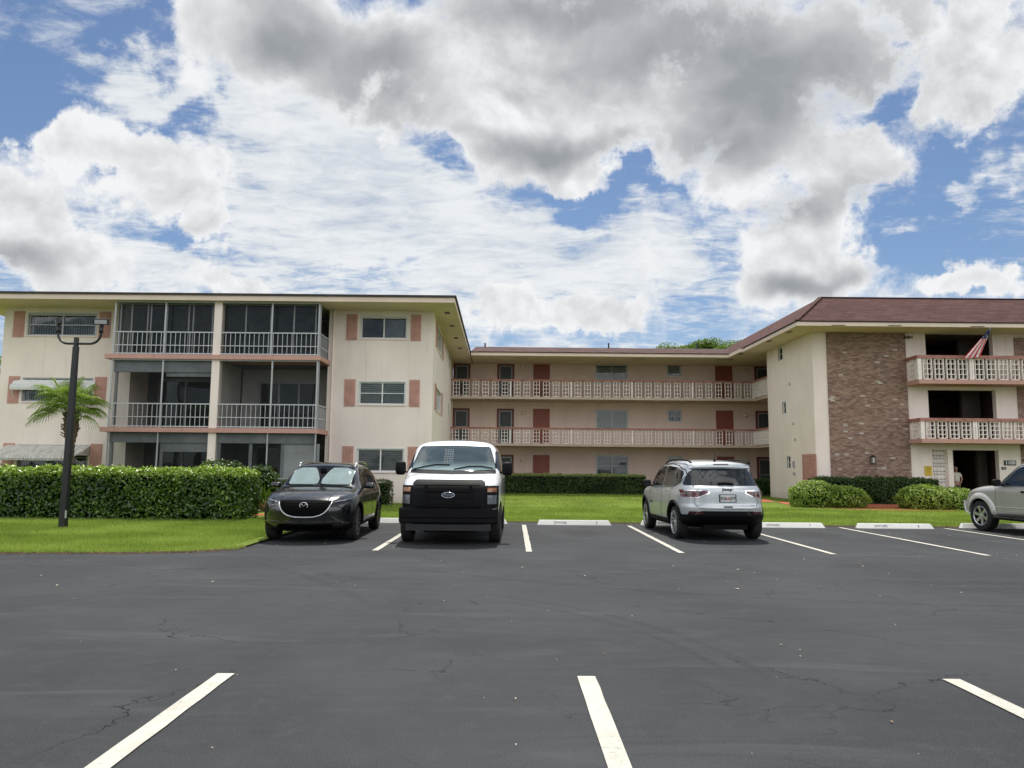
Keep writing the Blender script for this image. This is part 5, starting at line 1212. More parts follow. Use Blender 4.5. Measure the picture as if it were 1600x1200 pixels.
        if off > .008 or th:     # skirt so raised patches have an edge
            rim = [(0, i) for i in range(nu1)]+[(j, nu) for j in range(1, nv+1)]+[(nv, i) for i in range(nu-1, -1, -1)]+[(j, 0) for j in range(nv-1, 0, -1)]
            base = len(m.v)
            for j, i in rim:
                t = t0+(t1-t0)*i/nu; v = lo(t)+(hi(t)-lo(t))*j/nv; a, b = (v, t) if swap else (t, v); m.v.append(tuple(s.proj(view, a, b, -.004)))
            for q in range(len(rim)):
                (j0, i0), (j1, i1) = rim[q], rim[(q+1) % len(rim)]; m.f.append((j0*nu1+i0, j1*nu1+i1, base+(q+1) % len(rim), base+q)); m.m.append(0)
        return m.build(name, mat, parent or s.t, world=False, smooth=(off <= .008), autos=.6 if off > .008 else None)
    def both(s, name, lo, hi, t0, t1, mat, **k):
        r = [s.patch(name, v, lo, hi, t0, t1, mat, **k) for v in ('L', 'S')]; return r
    def mirror_front(s, name, view, lo, hi, t0, t1, mat, **k):
        a = s.patch(name, view, lo, hi, t0, t1, mat, **k); b = s.patch(name, view, lambda t: lo(-t), lambda t: hi(-t), -t1, -t0, mat, **k); return a, b
    def seam(s, pts, view, mat=None, r=.004, name='door_seam', parent=None, n=14, off=.0):
        m = MB(); q = []
        for (a, b), (c, d) in zip(pts, pts[1:]):
            for k in range(n): q.append(s.proj(view, a+(c-a)*k/n, b+(d-b)*k/n, off))
        q.append(s.proj(view, *pts[-1], off)); m.tube(q, r, 6); return m.build(name, mat or M['gloss'], parent or s.t, world=False)
    def wheels(s, rimmat, spokes=5, w=.22, rr=.72, style=0, names=True):
        sp = s.sp; first = None
        for x in sp['axles']:
            for sg in (-1, 1):
                yo = sg*(sp['W']/2-.012)
                if first is None:
                    R = s.R; m = MB()
                    prof = [(R*rr, -.0), (R*rr+.02, -.012), (R*.86, -.004), (R*.95, -.012), (R*.99, -.035), (R, -.06), (R, -w+.05), (R*.97, -w+.01), (R*.8, -w), (R*rr, -w)]
                    m.lathe(prof, 48, 'Y'); 
                    for k in range(60):
                        a = 2*PI*k/60; m.box(R-.004, R+.003, -.05, -.045, -.01, .01) if False else None
                    wh = thing('wheel', None, None, (0, 0, 0)); 
                    s.wheel_t = m.build('tyre', M['tyre'], None, world=False, smooth=True); s.wheel_t.parent = wh
                    m = MB(); ri = R*rr
                    m.lathe([(ri+.004, -.004), (ri-.012, -.012), (ri-.02, -.05), (ri-.03, -w+.03), (ri*.3, -w+.04), (.001, -w+.04)], 40, 'Y')
                    dk = m.build('rim_barrel', M['well' if style != 2 else 'rimdk'], None, world=False, smooth=True); dk.parent = wh
                    m = MB(); m.lathe([(ri+.006, -.002), (ri-.006, .002), (ri-.02, -.012), (ri-.022, -.03)], 40, 'Y')
                    m.lathe([(.001, -.012), (.035, -.014), (.04, -.03), (.075, -.035), (.08, -.06)], 24, 'Y')
                    for k in range(spokes):
                        a = 2*PI*k/spokes+.3; ca, sa = math.cos(a), math.sin(a)
                        def q(r, off_, y): return (r*ca-off_*sa, y, r*sa+off_*ca)
                        if style == 1:   # twin spokes
                            for o_ in (-1, 1): m.hexa([q(.05, o_*.012-.012, -.065), q(.05, o_*.012+.012, -.065), q(ri-.01, o_*.05+.013, -.035), q(ri-.01, o_*.05-.013, -.035), q(.05, o_*.012-.012, -.03), q(.05, o_*.012+.012, -.03), q(ri-.01, o_*.05+.011, -.008), q(ri-.01, o_*.05-.011, -.008)])
                        else: 
                            ww = .048 if style == 0 else .03; m.hexa([q(.04, -.03, -.07), q(.04, .03, -.07), q(ri-.01, ww, -.04), q(ri-.01, -ww, -.04), q(.04, -.026, -.03), q(.04, .026, -.03), q(ri-.01, ww*.8, -.008), q(ri-.01, -ww*.8, -.008)])
                    rm = m.build('rim', rimmat, None, world=False, autos=.5); rm.parent = wh
                    m = MB(); m.lathe([(.001, -.09), (R*rr*.62, -.09), (R*rr*.62, -.11)], 32, 'Y'); bd = m.build('brake_disc', M['rimdk'], None, world=False); bd.parent = wh
                    wh.parent = s.t; first = wh; o = wh
                else:
                    o = dup(first); o.parent = s.t
                o.location = (x, yo, s.R); o.rotation_euler = (0, random.uniform(0, 1) if False else 0, 0 if sg > 0 else PI)
                if sg > 0: o.rotation_euler = (0, 0, 0)
        # lathe profile runs y from 0 (outer) to -w (inner) for the left side
    def boxp(s, name, x0, x1, y0, y1, z0, z1, mat, bevel=.0, parent=None):
        m = MB(); m.box(x0, x1, y0, y1, z0, z1); return m.build(name, mat, parent or s.t, world=False, bevel=bevel, autos=.9 if not bevel else None)
    def mirror(s, x, y, z, w, h, d, mat, sg, stalk=.1):
        m = MB(); i0 = 0
        for k in range(7):
            t = k/6; r = (1-(2*t-1)**4)**.5*.5+.001; r = max(r, .36)
            ring = [(x-d/2+d*t, y+sg*(stalk+w/2)+w*r*math.copysign(abs(math.cos(a))**.5, math.cos(a)), z+h*r*math.copysign(abs(math.sin(a))**.5, math.sin(a))) for a in [2*PI*q/20 for q in range(20)]]
            m.v += ring
        for k in range(6):
            for q in range(20): m.f.append((k*20+q, k*20+(q+1) % 20, (k+1)*20+(q+1) % 20, (k+1)*20+q)); m.m.append(0)
        m.f.append(tuple(range(20))[::-1]); m.f.append(tuple(120+q for q in range(20))); m.m += [0, 0]
        o = m.build('mirror', mat, s.t, world=False, smooth=True)
        a = MB(); a.bar((x, y-sg*.05, z-h*.35), (x, y+sg*(stalk+.03), z-h*.25), .05, .035); a.build('mirror_arm', M['trim'], o, world=False)
        g = MB(); g.box(x-d/2-.004, x-d/2-.001, y+sg*(stalk+w/2)-w*.36, y+sg*(stalk+w/2)+w*.36, z-h*.34, z+h*.34); g.build('mirror_glass', M['cargl'], o, world=False)
        return o
def con(v): return lambda t: v
def lin(*p):
    xs = [q[0] for q in p]; ys = [q[1] for q in p]
    return lambda t: float(np.interp(t, xs, ys))
# ---- charcoal compact crossover, facing the viewer
c1 = Car('parked_car', 'charcoal compact crossover facing out, mint sunshade in its windscreen', (-3.93, 16.62), -PI/2+.015, dict(cat='car', paint=M['p_black'], W=1.80, R=.345, Rw=.385, axles=(1.325, -1.325), crown=.035, n3=8,
    top=[(-2.2, .86), (-2.1, 1.06), (-1.75, 1.33), (-1.3, 1.475), (-.7, 1.51), (-.1, 1.515), (.25, 1.475), (.5, 1.38), (.95, 1.13), (1.12, 1.045), (1.4, 1.00), (1.8, .93), (2.02, .86), (2.2, .74)],
    xf=[(.18, 2.02), (.3, 2.13), (.45, 2.18), (.6, 2.20), (.75, 2.20), (.85, 2.15), (1., 2.05)], xr=[(.2, -2.05), (.4, -2.18), (.7, -2.2), (.9, -2.16), (1.1, -2.08), (1.5, -1.9)],
    bot=[(-2.2, .34), (-1.8, .24), (-1.0, .2), (1.2, .2), (1.8, .2), (2.2, .24)], wid=[(-2.2, .80), (-1.8, .87), (-1.2, .90), (1.2, .90), (1.8, .88), (2.2, .80)],
    side=[(.15, .93), (.3, .985), (.6, 1.0), (.85, .985), (.98, .955), (1.08, .90), (1.3, .80), (1.5, .70)], plan=(.34, 2.6), planr=(.2, 3)))
c = c1
wl_, wh_ = lin((-.68, 1.045), (0, 1.035), (.68, 1.045)), None
bk = c.patch('windscreen', 'F', lin((-.72, 1.07), (0, 1.05), (.72, 1.07)), lin((-.72, 1.10), (-.60, 1.42), (-.56, 1.455), (0, 1.475), (.56, 1.455), (.60, 1.42), (.72, 1.10)), -.71, .71, M['gloss'], off=.004, nu=48, nv=12)
for sg in (-1, 1):
    f0 = lambda t, sg=sg: 1.085+.03*(abs(t-.34)/.33)**4*1; 
    lo = lambda t: 1.085+.05*max(0, (abs(abs(t)-.35)-.22)/.13)**2; hi = lambda t: 1.425-.06*max(0, (abs(t)-.42)/.2)**2-.30*max(0, (.20-abs(t))/.2)**1.5
    c.patch('sunshade', 'F', lo, hi, .03*sg+.0, .64*sg, M['shade'], off=.007, nu=30, nv=10, parent=bk)
c.boxp('mirror_sensor', .62, .66, -.06, .06, 1.36, 1.42, M['trim'], parent=bk)
c.patch('windscreen_glass', 'F', lin((-.7, 1.075), (0, 1.055), (.7, 1.075)), lin((-.7, 1.10), (-.59, 1.42), (-.55, 1.45), (0, 1.47), (.55, 1.45), (.59, 1.42), (.7, 1.10)), -.695, .695, M['wsgl'], off=.012, nu=40, nv=10, parent=bk)
# side glass
for nm, a, b in (('side_window', .62, -.28), ('side_window', -.34, -1.12), ('quarter_window', -1.17, -1.5)):
    lo = lambda t: 1.02+.02*(.6-t)*.3; hi = lin((-1.62, 1.1), (-1.5, 1.22), (-1.1, 1.36), (-.5, 1.42), (0, 1.41), (.35, 1.33), (.72, 1.11))
    c.both(nm, lo, hi, a, b, M['cargl'], nu=16, nv=6)
for v in 'LS':
    c.seam([(.70, 1.06), (.35, 1.35), (0, 1.43), (-.5, 1.44), (-1.1, 1.38), (-1.6, 1.14), (-1.55, 1.03), (-.5, 1.03), (.72, 1.00)], v, M['gloss'], .009, 'window_trim')
    c.seam([(.80, 1.00), (.86, .6), (.80, .32)], v); c.seam([(-.30, 1.0), (-.30, .32)], v); c.seam([(-1.12, 1.0), (-1.0, .62), (-.88, .34)], v); c.seam([(.80, .32), (-.88, .32)], v)
    lo = con(.205)
    c.patch('sill_trim', v, con(.215), lin((-1, .33), (1, .33)), -.93, .93, M['trim'], off=.014, nu=20, nv=3)
    for ax_ in (1.325, -1.325):
        m = MB(); q = []
        for k in range(25):
            a = PI*(k/24)*1.06-.03*PI; q.append(c.proj(v, ax_+.41*math.cos(a), .355+.41*math.sin(a), .004))
        m.tube(q, .028, 8); m.build('arch_trim', M['trim'], c.t, world=False, smooth=True)
    for dx in (.1, -.72): p = c.proj(v, dx, .92, .02); c.boxp('door_handle', p.x-.09, p.x+.09, p.y-.012, p.y+.012, p.z-.014, p.z+.014, M['p_black'], .006)
    sg = 1 if v == 'L' else -1
    m = MB(); q = [Vector((x, sg*(.60-.02*abs(x)), z)) for x, z in ((.30, 1.45), (.18, 1.53), (0, 1.56), (-.6, 1.56), (-1.1, 1.53), (-1.3, 1.47))]; m.tube(q, .016, 8); m.build('roof_rail', M['chrome'], c.t, world=False, smooth=True)
    c.mirror(.62, sg*.86, 1.06, .20, .13, .14, M['p_black'], sg, .03)
# face
gz = lambda y: float(np.interp(abs(y), (0, .18, .30, .38, .44, .48, .51), (.495, .50, .53, .575, .64, .71, .785)))
c.patch('grille', 'F', lambda t: gz(t)+.004, lambda t: .81-.02*(abs(t)/.5)**4, -.50, .50, M['blk'], off=.010, nu=60, nv=10)
m = MB(); q = [c.proj('F', -.505+1.01*k/60, gz(-.505+1.01*k/60), .014) for k in range(61)]; m.tube(q, .013, 8); m.build('grille_wing', M['rim'], c.t, world=False, smooth=True)
m = MB()
for i in range(7):
    z = .545+.035*i; ww = float(np.interp(z, (.50, .53, .575, .64, .71, .785), (.18, .30, .38, .44, .48, .50)))-.03
    q = [c.proj('F', -ww+2*ww*k/20, z, .012) for k in range(21)]; m.tube(q, .003, 5)
m.build('grille_mesh', M['trim'], c.t, world=False)
for sg in (-1, 1):
    hl = c.patch('headlight', 'F', lambda t: .775+.05*(abs(t)-.5)/.3, lambda t: .855+.045*(abs(t)-.5)/.3-.07*max(0, (.62-abs(t))/.12), .52*sg, .80*sg, M['lensdk'], off=.010, nu=16, nv=5)
    for r0, mt, of in ((.040, M['chrome'], .012), (.030, M['lensclr'], .016)):
        m = MB(); p = c.proj('F', .67*sg, .838, of); m.lathe([(r0*.6, .004), (r0, .004), (r0, -.01)], 20, 'X', (p.x, p.y, p.z)); m.build('headlight_ring', mt, hl, world=False)
    m = MB(); q = [c.proj('F', (.54+.26*k/14)*sg, .768+.055*k/14, .012) for k in range(15)]; m.tube(q, .010, 6); m.build('headlight_trim', M['chrome'], hl, world=False)
    c.seam([(sg*.58, .70), (sg*.72, .66), (sg*.80, .52)], 'F', M['trim'], .007, 'bumper_crease')
    c.seam([(sg*.30, .93), (sg*.50, .865), (sg*.82, .90)], 'F', M['gloss'], .004, 'bonnet_seam')
c.patch('lower_intake', 'F', lambda t: .26, lambda t: .385-.03*(abs(t)/.5)**3, -.52, .52, M['blk'], off=.010, nu=40, nv=5)
c.patch('bumper_lip', 'F', con(.20), lambda t: .26+.10*max(0, (abs(t)-.5)/.3), -.84, .84, M['trim'], off=.020, nu=50, nv=4)
c.patch('bumper_blade', 'F', lambda t: .37+.02*abs(t), lambda t: .405+.02*abs(t), -.82, .82, M['p_black'], off=.022, nu=50, nv=2)
# winged ring badge
m = MB(); p = c.proj('F', 0, .715, .03); cx_ = p.x; R0 = .062
m.tube([(cx_, .075*math.cos(a), .715+.056*math.sin(a)) for a in [2*PI*k/32 for k in range(33)]], .007, 8)
q = [(-.070, .722), (-.052, .738), (-.024, .728), (0, .696), (.024, .728), (.052, .738), (.070, .722)]; m.tube([(cx_, a, b) for a, b in q], .005, 8)
m.build('badge', M['chrome'], c.t, world=False, smooth=True)
c.wheels(M['rimdk'], 10, .215, .72, 2)
# bonnet ridges
for sg in (-1, 1): c.seam([(2.0, sg*.42), (1.5, sg*.50), (1.15, sg*.56)], 'T', M['p_black'], .012, 'bonnet_ridge', off=-.004)
c.seam([(1.13, -.70), (1.16, 0), (1.13, .70)], 'T', M['trim'], .02, 'cowl')
for y in (-.1, .5): c.seam([(1.10, y), (1.03, y-.5)], 'T', M['trim'], .008, 'wiper', off=.02)

# ---- white full-size van, facing the viewer
c2 = Car('parked_van', 'white full-size cargo van with black grille and bumper, parked facing out', (-1.10, 17.0), -PI/2-.012, dict(cat='van', paint=M['p_white'], W=1.98, R=.365, Rw=.43, axles=(1.88, -1.62), crown=.06, n3=9, res=(120, 44, 48),
    top=[(-2.75, 1.90), (-2.6, 1.965), (0, 1.985), (.9, 1.97), (1.08, 1.945), (1.22, 1.86), (1.78, 1.40), (1.88, 1.335), (2.3, 1.27), (2.6, 1.19), (2.72, 1.08), (2.75, 1.0)],
    xf=[(.3, 2.55), (.45, 2.70), (.7, 2.73), (1.05, 2.72), (1.25, 2.66)], xr=[(.3, -2.7), (.5, -2.75), (1.9, -2.62)], bot=[(-2.75, .42), (2.3, .36), (2.75, .36)],
    wid=[(-2.75, .97), (-2, .99), (1.2, .99), (2.0, .97), (2.75, .93)], side=[(.3, .95), (.55, 1.0), (1.15, 1.0), (1.35, .975), (1.6, .92), (1.95, .85), (2.1, .80)], plan=(.14, 5), planr=(.05, 6)))
c = c2
ws = c.patch('windscreen', 'F', lin((-.86, 1.40), (0, 1.375), (.86, 1.40)), lambda t: float(np.interp(abs(t), (0, .70, .745, .87), (1.915, 1.895, 1.84, 1.42))), -.85, .85, M['gloss'], off=.003, nu=60, nv=14)
c.patch('windscreen_glass', 'F', lin((-.84, 1.415), (0, 1.39), (.84, 1.415)), lambda t: float(np.interp(abs(t), (0, .70, .735, .85), (1.90, 1.88, 1.83, 1.435))), -.835, .835, (lambda t: t.done(t.bsdf(Base_Color=t.mix(t.mr(t.n('ShaderNodeSeparateXYZ', {0: t.obj()}).outputs[2], 1.4, 1.62), (.20, .27, .27), (.04, .06, .064)), Roughness=.04, Specular_IOR_Level=1., Coat_Weight=.6, Coat_Roughness=.02)))(NT('van_windscreen')), off=.008, nu=50, nv=12, parent=ws)  # lighter lower band: reflection painted into the glass colour
# bulkhead grid and cab lining seen through the screen
m = MB()
for i in range(4):
    for j in range(8): p = c.proj('F', -.19+i*.05, 1.56+j*.036, .0105); m.box(p.x-.001, p.x+.001, p.y-.016, p.y+.016, p.z-.010, p.z+.010)
m.build('bulkhead_grid', M['blindg'], ws, world=False)
for pts in ([(.04, 1.87), (.035, 1.78), (0.0, 1.66), (-.06, 1.55)][::-1], [(.16, 1.75), (.22, 1.66), (.32, 1.57), (.46, 1.50)]):
    c.seam(pts, 'F', M['white'], .008, 'reflection_strip', ws, off=.008) if False else None
for y0, y1 in ((-.82, -.10), (.06, .78)):
    pass
for pts in ([(-.80, 1.435), (-.55, 1.475), (-.30, 1.47), (-.02, 1.41)], [(.08, 1.50), (.35, 1.505), (.55, 1.47), (.80, 1.41)]): c.seam([(-a, b) for a, b in pts], 'F', M['trim'], .011, 'wiper', ws, off=.02)
c.patch('cowl', 'F', lin((-.88, 1.345), (0, 1.325), (.88, 1.345)), lin((-.88, 1.40), (0, 1.38), (.88, 1.40)), -.86, .86, M['trim'], off=.006, nu=40, nv=3)
# grille block
c.patch('front_panel', 'F', con(.70), con(1.115), -.93, .93, M['trim'], off=.008, nu=50, nv=6)
c.patch('grille_surround', 'F', con(.72), lambda t: 1.20-.05*max(0, (abs(t)-.60)/.08)**2, -.68, .68, M['trim'], off=.035, nu=40, nv=10)
c.patch('grille', 'F', con(.74), con(1.11), -.60, .60, M['black'], off=.03, nu=30, nv=6) if False else None
m = MB(); xx = c.proj('F', 0, .95, .05).x
m.box(xx-.02, xx+.02, -.60, .60, 1.115, 1.135)
for z in (1.02, .90, .78): m.box(xx-.012, xx+.012, -.40, .40, z-.008, z+.008)
for y in (-.42, .42): m.box(xx-.012, xx+.012, y-.03, y+.03, .745, 1.115)
m.box(xx-.012, xx+.008, -.60, .60, .735, .75); m.build('grille_bars', M['trim'], c.t, world=False)
m = MB(); m.lathe([(.001, .022), (.115, .022), (.125, .014), (.125, -.01)], 40, 'X', (0, 0, 0)); m.v = [(a+xx+.005, b, c_*.42+.945) for a, b, c_ in m.v]; bd = m.build('oval_badge', M['blue'], c.t, world=False)
m = MB(); m.tube([(xx+.028, .12*math.cos(a), .945+.05*math.sin(a)) for a in [2*PI*k/40 for k in range(41)]], .005, 6); m.build('badge_rim', M['chrome'], bd, world=False, smooth=True)
put(text_mesh('Ford', .085, .002, 1.15, .0, .35), Matrix.Translation((xx+.031, 0, .947)) @ Matrix.Rotation(PI/2, 4, 'Z') @ Matrix.Rotation(PI/2, 4, 'X')).build('badge_lettering', M['chrome'], bd, world=False)
for sg in (-1, 1):
    hl = c.patch('headlight_housing', 'F', con(.73), con(1.105), .70*sg, .91*sg, M['trim'], off=.012, nu=10, nv=10)
    c.patch('indicator', 'F', con(1.00), con(1.075), .725*sg, .885*sg, M['amber'], off=.018, nu=8, nv=4, parent=hl)
    c.patch('headlight', 'F', con(.775), con(.94), .725*sg, .885*sg, M['lensclr'], off=.018, nu=8, nv=6, parent=hl)
    c.mirror(1.62, sg*.92, 1.44, .21, .28, .14, M['trim'], sg, .06)
    v = 'L' if sg > 0 else 'S'
    c.patch('side_window', v, lin((.9, 1.38), (1.7, 1.38)), lin((.85, 1.82), (1.05, 1.83), (1.22, 1.78), (1.68, 1.42)), .9, 1.62, M['cargl'], nu=14, nv=6)
    c.seam([(.8, 1.9), (.8, .5)], v); c.seam([(1.75, 1.35), (1.75, .9)], v); c.seam([(-.9, 1.9), (-.9, .5)], v); c.seam([(-2.7, 1.25), (2.2, 1.25)], v, M['p_white'], .008, 'body_line')
    c.seam([(sg*.60, 1.30), (sg*.74, 1.10)], 'F', M['gloss'], .003, 'bonnet_seam')
# bumper
m = MB(); bp = []
for k in range(41):
    y = -.93+1.86*k/40; bp.append((2.79-.10*abs(y/.93)**5, y))
for (a, b), (d, e) in zip(bp, bp[1:]):
    for z0, z1, o0, o1 in ((.68, .70, -.03, .0), (.53, .68, .0, .0), (.515, .53, .0, -.02), (.44, .515, -.02, -.02), (.40, .44, -.02, -.05)):
        m.face([(a+o1 if z0 < .53 else a+o1, b, z0 if True else 0), (d+o1, e, z0), (d+o0, e, z1), (a+o0, b, z1)][::1])
    m.face([(a-.03, b, .70), (d-.03, e, .70), (d-.2, e, .705), (a-.2, b, .705)]); 
for sg in (-1, 1): m.box(2.35, 2.69, sg*.915-.02, sg*.915+.02, .44, .70)
m.build('bumper', M['trim'], c.t, world=False)
m = MB(); m.box(2.765, 2.78, -.42, .42, .545, .555); m.box(2.5, 2.72, -.80, .80, .28, .41); m.build('valance', M['black'], c.t, world=False)
m = MB(); m.box(1.6, 2.3, -.5, .5, .22, .4); m.box(-2.3, 1.6, -.35, -.28, .3, .42); m.box(-2.3, 1.6, .28, .35, .3, .42); m.bar((1.88, -.8, .34), (1.88, .8, .34), .09); m.build('chassis', M['well'], c.t, world=False)
c.wheels(M['rimdk'], 8, .23, .62, 0)
m = MB()
for sg in (-1, 1): m.bar((2.5, sg*.60, .33), (2.62, sg*.75, .36), .10, .06)
m.build('tow_mount', M['alu'], c.t, world=False)
# ---- silver compact crossover, rear to the viewer
c3 = Car('parked_car', 'silver crossover seen from behind with red tail lights and a licence plate', (4.37, 17.55), PI/2+.045, dict(cat='car', paint=M['p_silver'], W=1.83, R=.345, Rw=.40, axles=(1.33, -1.33), crown=.035, n3=8,
    top=[(-2.2, 1.50), (-2.0, 1.585), (-1.6, 1.615), (-.8, 1.64), (0, 1.63), (.35, 1.57), (.55, 1.48), (1.05, 1.14), (1.2, 1.10), (1.7, 1.04), (2.0, .97), (2.2, .84)],
    xf=[(.2, 2.05), (.4, 2.18), (.8, 2.19), (1., 2.08)], xr=[(.25, -1.98), (.42, -2.13), (.55, -2.17), (.70, -2.19), (.75, -2.155), (1.0, -2.15), (1.08, -2.13), (1.13, -2.05), (1.45, -1.84), (1.53, -1.88), (1.62, -1.82)],
    bot=[(-2.2, .33), (-1.8, .27), (-1.0, .22), (1.2, .22), (2.2, .26)], wid=[(-2.2, .84), (-1.8, .895), (-1.2, .915), (1.2, .915), (1.8, .89), (2.2, .80)],
    side=[(.15, .93), (.3, .98), (.55, 1.0), (.9, .99), (1.05, .955), (1.12, .93), (1.3, .885), (1.5, .83), (1.6, .78)], plan=(.3, 2.6), planr=(.23, 3.4)))
c = c3
wt = c.patch('rear_window', 'R', lambda t: 1.135+.0*abs(t), lambda t: float(np.interp(abs(t), (0, .56, .66, .80), (1.485, 1.47, 1.40, 1.15))), -.78, .78, M['cargl'], off=.006, nu=50, nv=10)
c.patch('spoiler', 'R', lambda t: 1.50-.03*(abs(t)/.6)**4, lambda t: 1.565-.04*(abs(t)/.6)**4, -.62, .62, M['p_silver'], off=.05, nu=30, nv=4)
c.patch('brake_light', 'R', con(1.525), con(1.545), -.16, .16, M['reddk'], off=.056, nu=12, nv=2)
c.seam([(.16, 1.165), (.0, 1.175), (-.16, 1.16)], 'R', M['trim'], .022, 'rear_wiper', off=.018)
for sg in (-1, 1):
    tl = c.patch('tail_light', 'R', lambda t: .885+.09*max(0, (.58-abs(t))/.22), lambda t: 1.04, .36*sg, .85*sg, M['chrome'], off=.010, nu=20, nv=6)
    c.patch('tail_lens', 'R', lambda t: .896+.09*max(0, (.60-abs(t))/.20), lambda t: 1.028-.012*abs(t), .40*sg, .848*sg, M['red'], off=.016, nu=20, nv=6, parent=tl)
    c.patch('tail_lens_inner', 'R', lambda t: .945, lambda t: 1.0, .50*sg, .60*sg, M['reddk'], off=.020, nu=8, nv=3, parent=tl)
    c.patch('tail_lens_inner', 'R', lambda t: .93, lambda t: 1.0, .67*sg, .81*sg, M['reddk'], off=.020, nu=8, nv=3, parent=tl)
    v = 'L' if sg > 0 else 'S'
    c.patch('tail_light_side', v, lambda t: .92, lambda t: 1.03, -2.0, -1.78, M['red'], off=.008, nu=8, nv=4)
    c.patch('reflector', 'R', con(.565), con(.615), .50*sg, .74*sg, M['reddk'], off=.026, nu=8, nv=2)
    for a, b, nm in ((.66, -.26, 'side_window'), (-.33, -1.12, 'side_window'), (-1.17, -1.55, 'quarter_window')):
        c.patch(nm, v, lambda t: 1.085-.015*t+(.0 if t > -1.2 else (-1.2-t)*.25), lin((-1.62, 1.30), (-1.5, 1.42), (-1.1, 1.50), (-.4, 1.53), (0, 1.52), (.35, 1.44), (.78, 1.14)), a, b, M['cargl'], nu=16, nv=6)
    c.seam([(.80, 1.10), (.35, 1.48), (0, 1.56), (-.5, 1.575), (-1.1, 1.545), (-1.55, 1.45), (-1.66, 1.34)], v, M['chrome'] if False else M['gloss'], .010, 'window_trim')
    c.seam([(.80, 1.05), (-.4, 1.07), (-1.2, 1.085), (-1.55, 1.18), (-1.66, 1.34)], v, M['gloss'], .008, 'window_trim')
    c.seam([(.80, 1.05), (.86, .6), (.80, .36)], v); c.seam([(-.30, 1.07), (-.30, .36)], v); c.seam([(-1.10, 1.08), (-1.0, .70), (-.86, .40)], v)
    c.patch('sill_trim', v, con(.235), con(.39), -.92, .92, M['trim'], off=.014, nu=20, nv=3)
    for ax_ in (1.33, -1.33):
        m = MB(); q = []
        for k in range(25):
            a = PI*(k/24)*1.08-.04*PI; q.append(c.proj(v, ax_+.43*math.cos(a), .36+.43*math.sin(a), .003))
        m.tube(q, .034, 8); m.build('arch_trim', M['trim'], c.t, world=False, smooth=True)
    for dx in (.05, -.80): p = c.proj(v, dx, .985, .02); c.boxp('door_handle', p.x-.10, p.x+.10, p.y-.012, p.y+.012, p.z-.016, p.z+.016, M['p_silver'], .006)
    q = [Vector((x, sg*(.655-.02*abs(x)), z)) for x, z in ((.22, 1.57), (.05, 1.635), (-.2, 1.665), (-.9, 1.67), (-1.5, 1.65), (-1.72, 1.60))]; m = MB(); m.tube(q, .018, 8); m.build('roof_rail', M['trim'], c.t, world=False, smooth=True)
    c.mirror(.68, sg*.88, 1.12, .20, .17, .13, M['trim'], sg, .03)
m = MB(); p = Vector((-1.35, 0, 1.63)); m.lathe([(.03, 0), (.02, .05), (.004, .06), (.003, .2), (.001, .2)], 10, 'Z', tuple(p)); m.build('antenna', M['trim'], c.t, world=False)
c.patch('rear_bumper_trim', 'R', lambda t: .27+.05*(abs(t)/.8)**3, lambda t: .54, -.86, .86, M['trim'], off=.024, nu=50, nv=5)
c.patch('rear_bumper_panel', 'R', con(.54), lambda t: .625-.05*max(0, (abs(t)-.5)/.3), -.76, .76, M['gloss'], off=.018, nu=40, nv=2)
for pts in ([(-.62, .93), (-.66, .80), (-.60, .69), (-.50, .665), (.50, .665), (.60, .69), (.66, .80), (.62, .93)],): c.seam(pts, 'R', M['gloss'], .005, 'tailgate_seam')
c.seam([(-.60, .725), (0, .72), (.60, .725)], 'R', M['chrome'], .006, 'tailgate_crease') if False else None
pl = c.patch('plate_frame', 'R', con(.80), con(.96), -.175, .175, M['trim'], off=.012, nu=6, nv=4)
pp = c.patch('licence_plate', 'R', con(.812), con(.948), -.155, .155, M['plate'], off=.018, nu=6, nv=4)
p = c.proj('R', 0, .88, .022); Rm = Matrix.Translation(p) @ Matrix.Rotation(-PI/2, 4, 'Z') @ Matrix.Rotation(PI/2, 4, 'X')
for tx, dx in (('K26', -.088), ('Q77', .088)):
    put(text_mesh(tx, .085, .001, .85, .002), Rm @ Matrix.Translation((dx, -.004, 0))).build('plate_lettering', M['platetx'], pp, world=False)
m = MB(); m.lathe([(.001, .003), (.022, .003), (.022, -.002)], 16, 'X', (0, 0, 0)); m.v = [(p.x-a, p.y+b, p.z+z_-.005) for a, b, z_ in m.v]; m.build('plate_orange', M['orange'], pp, world=False)
p = c.proj('R', 0, 1.055, .014); put(text_mesh('Jeep', .085, .004, 1.5, .001), Matrix.Translation(p) @ Matrix.Rotation(-PI/2, 4, 'Z') @ Matrix.Rotation(PI/2, 4, 'X')).build('badge_lettering', M['trim'], c.t, world=False)
p = c.proj('R', .56, .73, .012); put(text_mesh('COMPASS', .038, .002, 1.4), Matrix.Translation(p) @ Matrix.Rotation(-PI/2-.12, 4, 'Z') @ Matrix.Rotation(PI/2, 4, 'X')).build('badge_lettering', M['chrome'], c.t, world=False)
p = c.proj('R', -.52, .73, .012); put(text_mesh('4x4', .04, .002, 1.4), Matrix.Translation(p) @ Matrix.Rotation(-PI/2+.12, 4, 'Z') @ Matrix.Rotation(PI/2, 4, 'X')).build('badge_lettering', M['chrome'], c.t, world=False)
p = c.proj('L', .62, .70, .006); put(text_mesh('Jeep', .07, .002, 1.5), Matrix.Translation(p) @ Matrix.Rotation(PI, 4, 'Z') @ Matrix.Rotation(PI/2, 4, 'X')).build('badge_lettering', M['trim'], c.t, world=False)
c.patch('tailgate_handle', 'R', con(.695), con(.715), -.09, .09, M['gloss'], off=.01, nu=6, nv=2)
c.wheels(M['rim'], 5, .215, .70, 1)
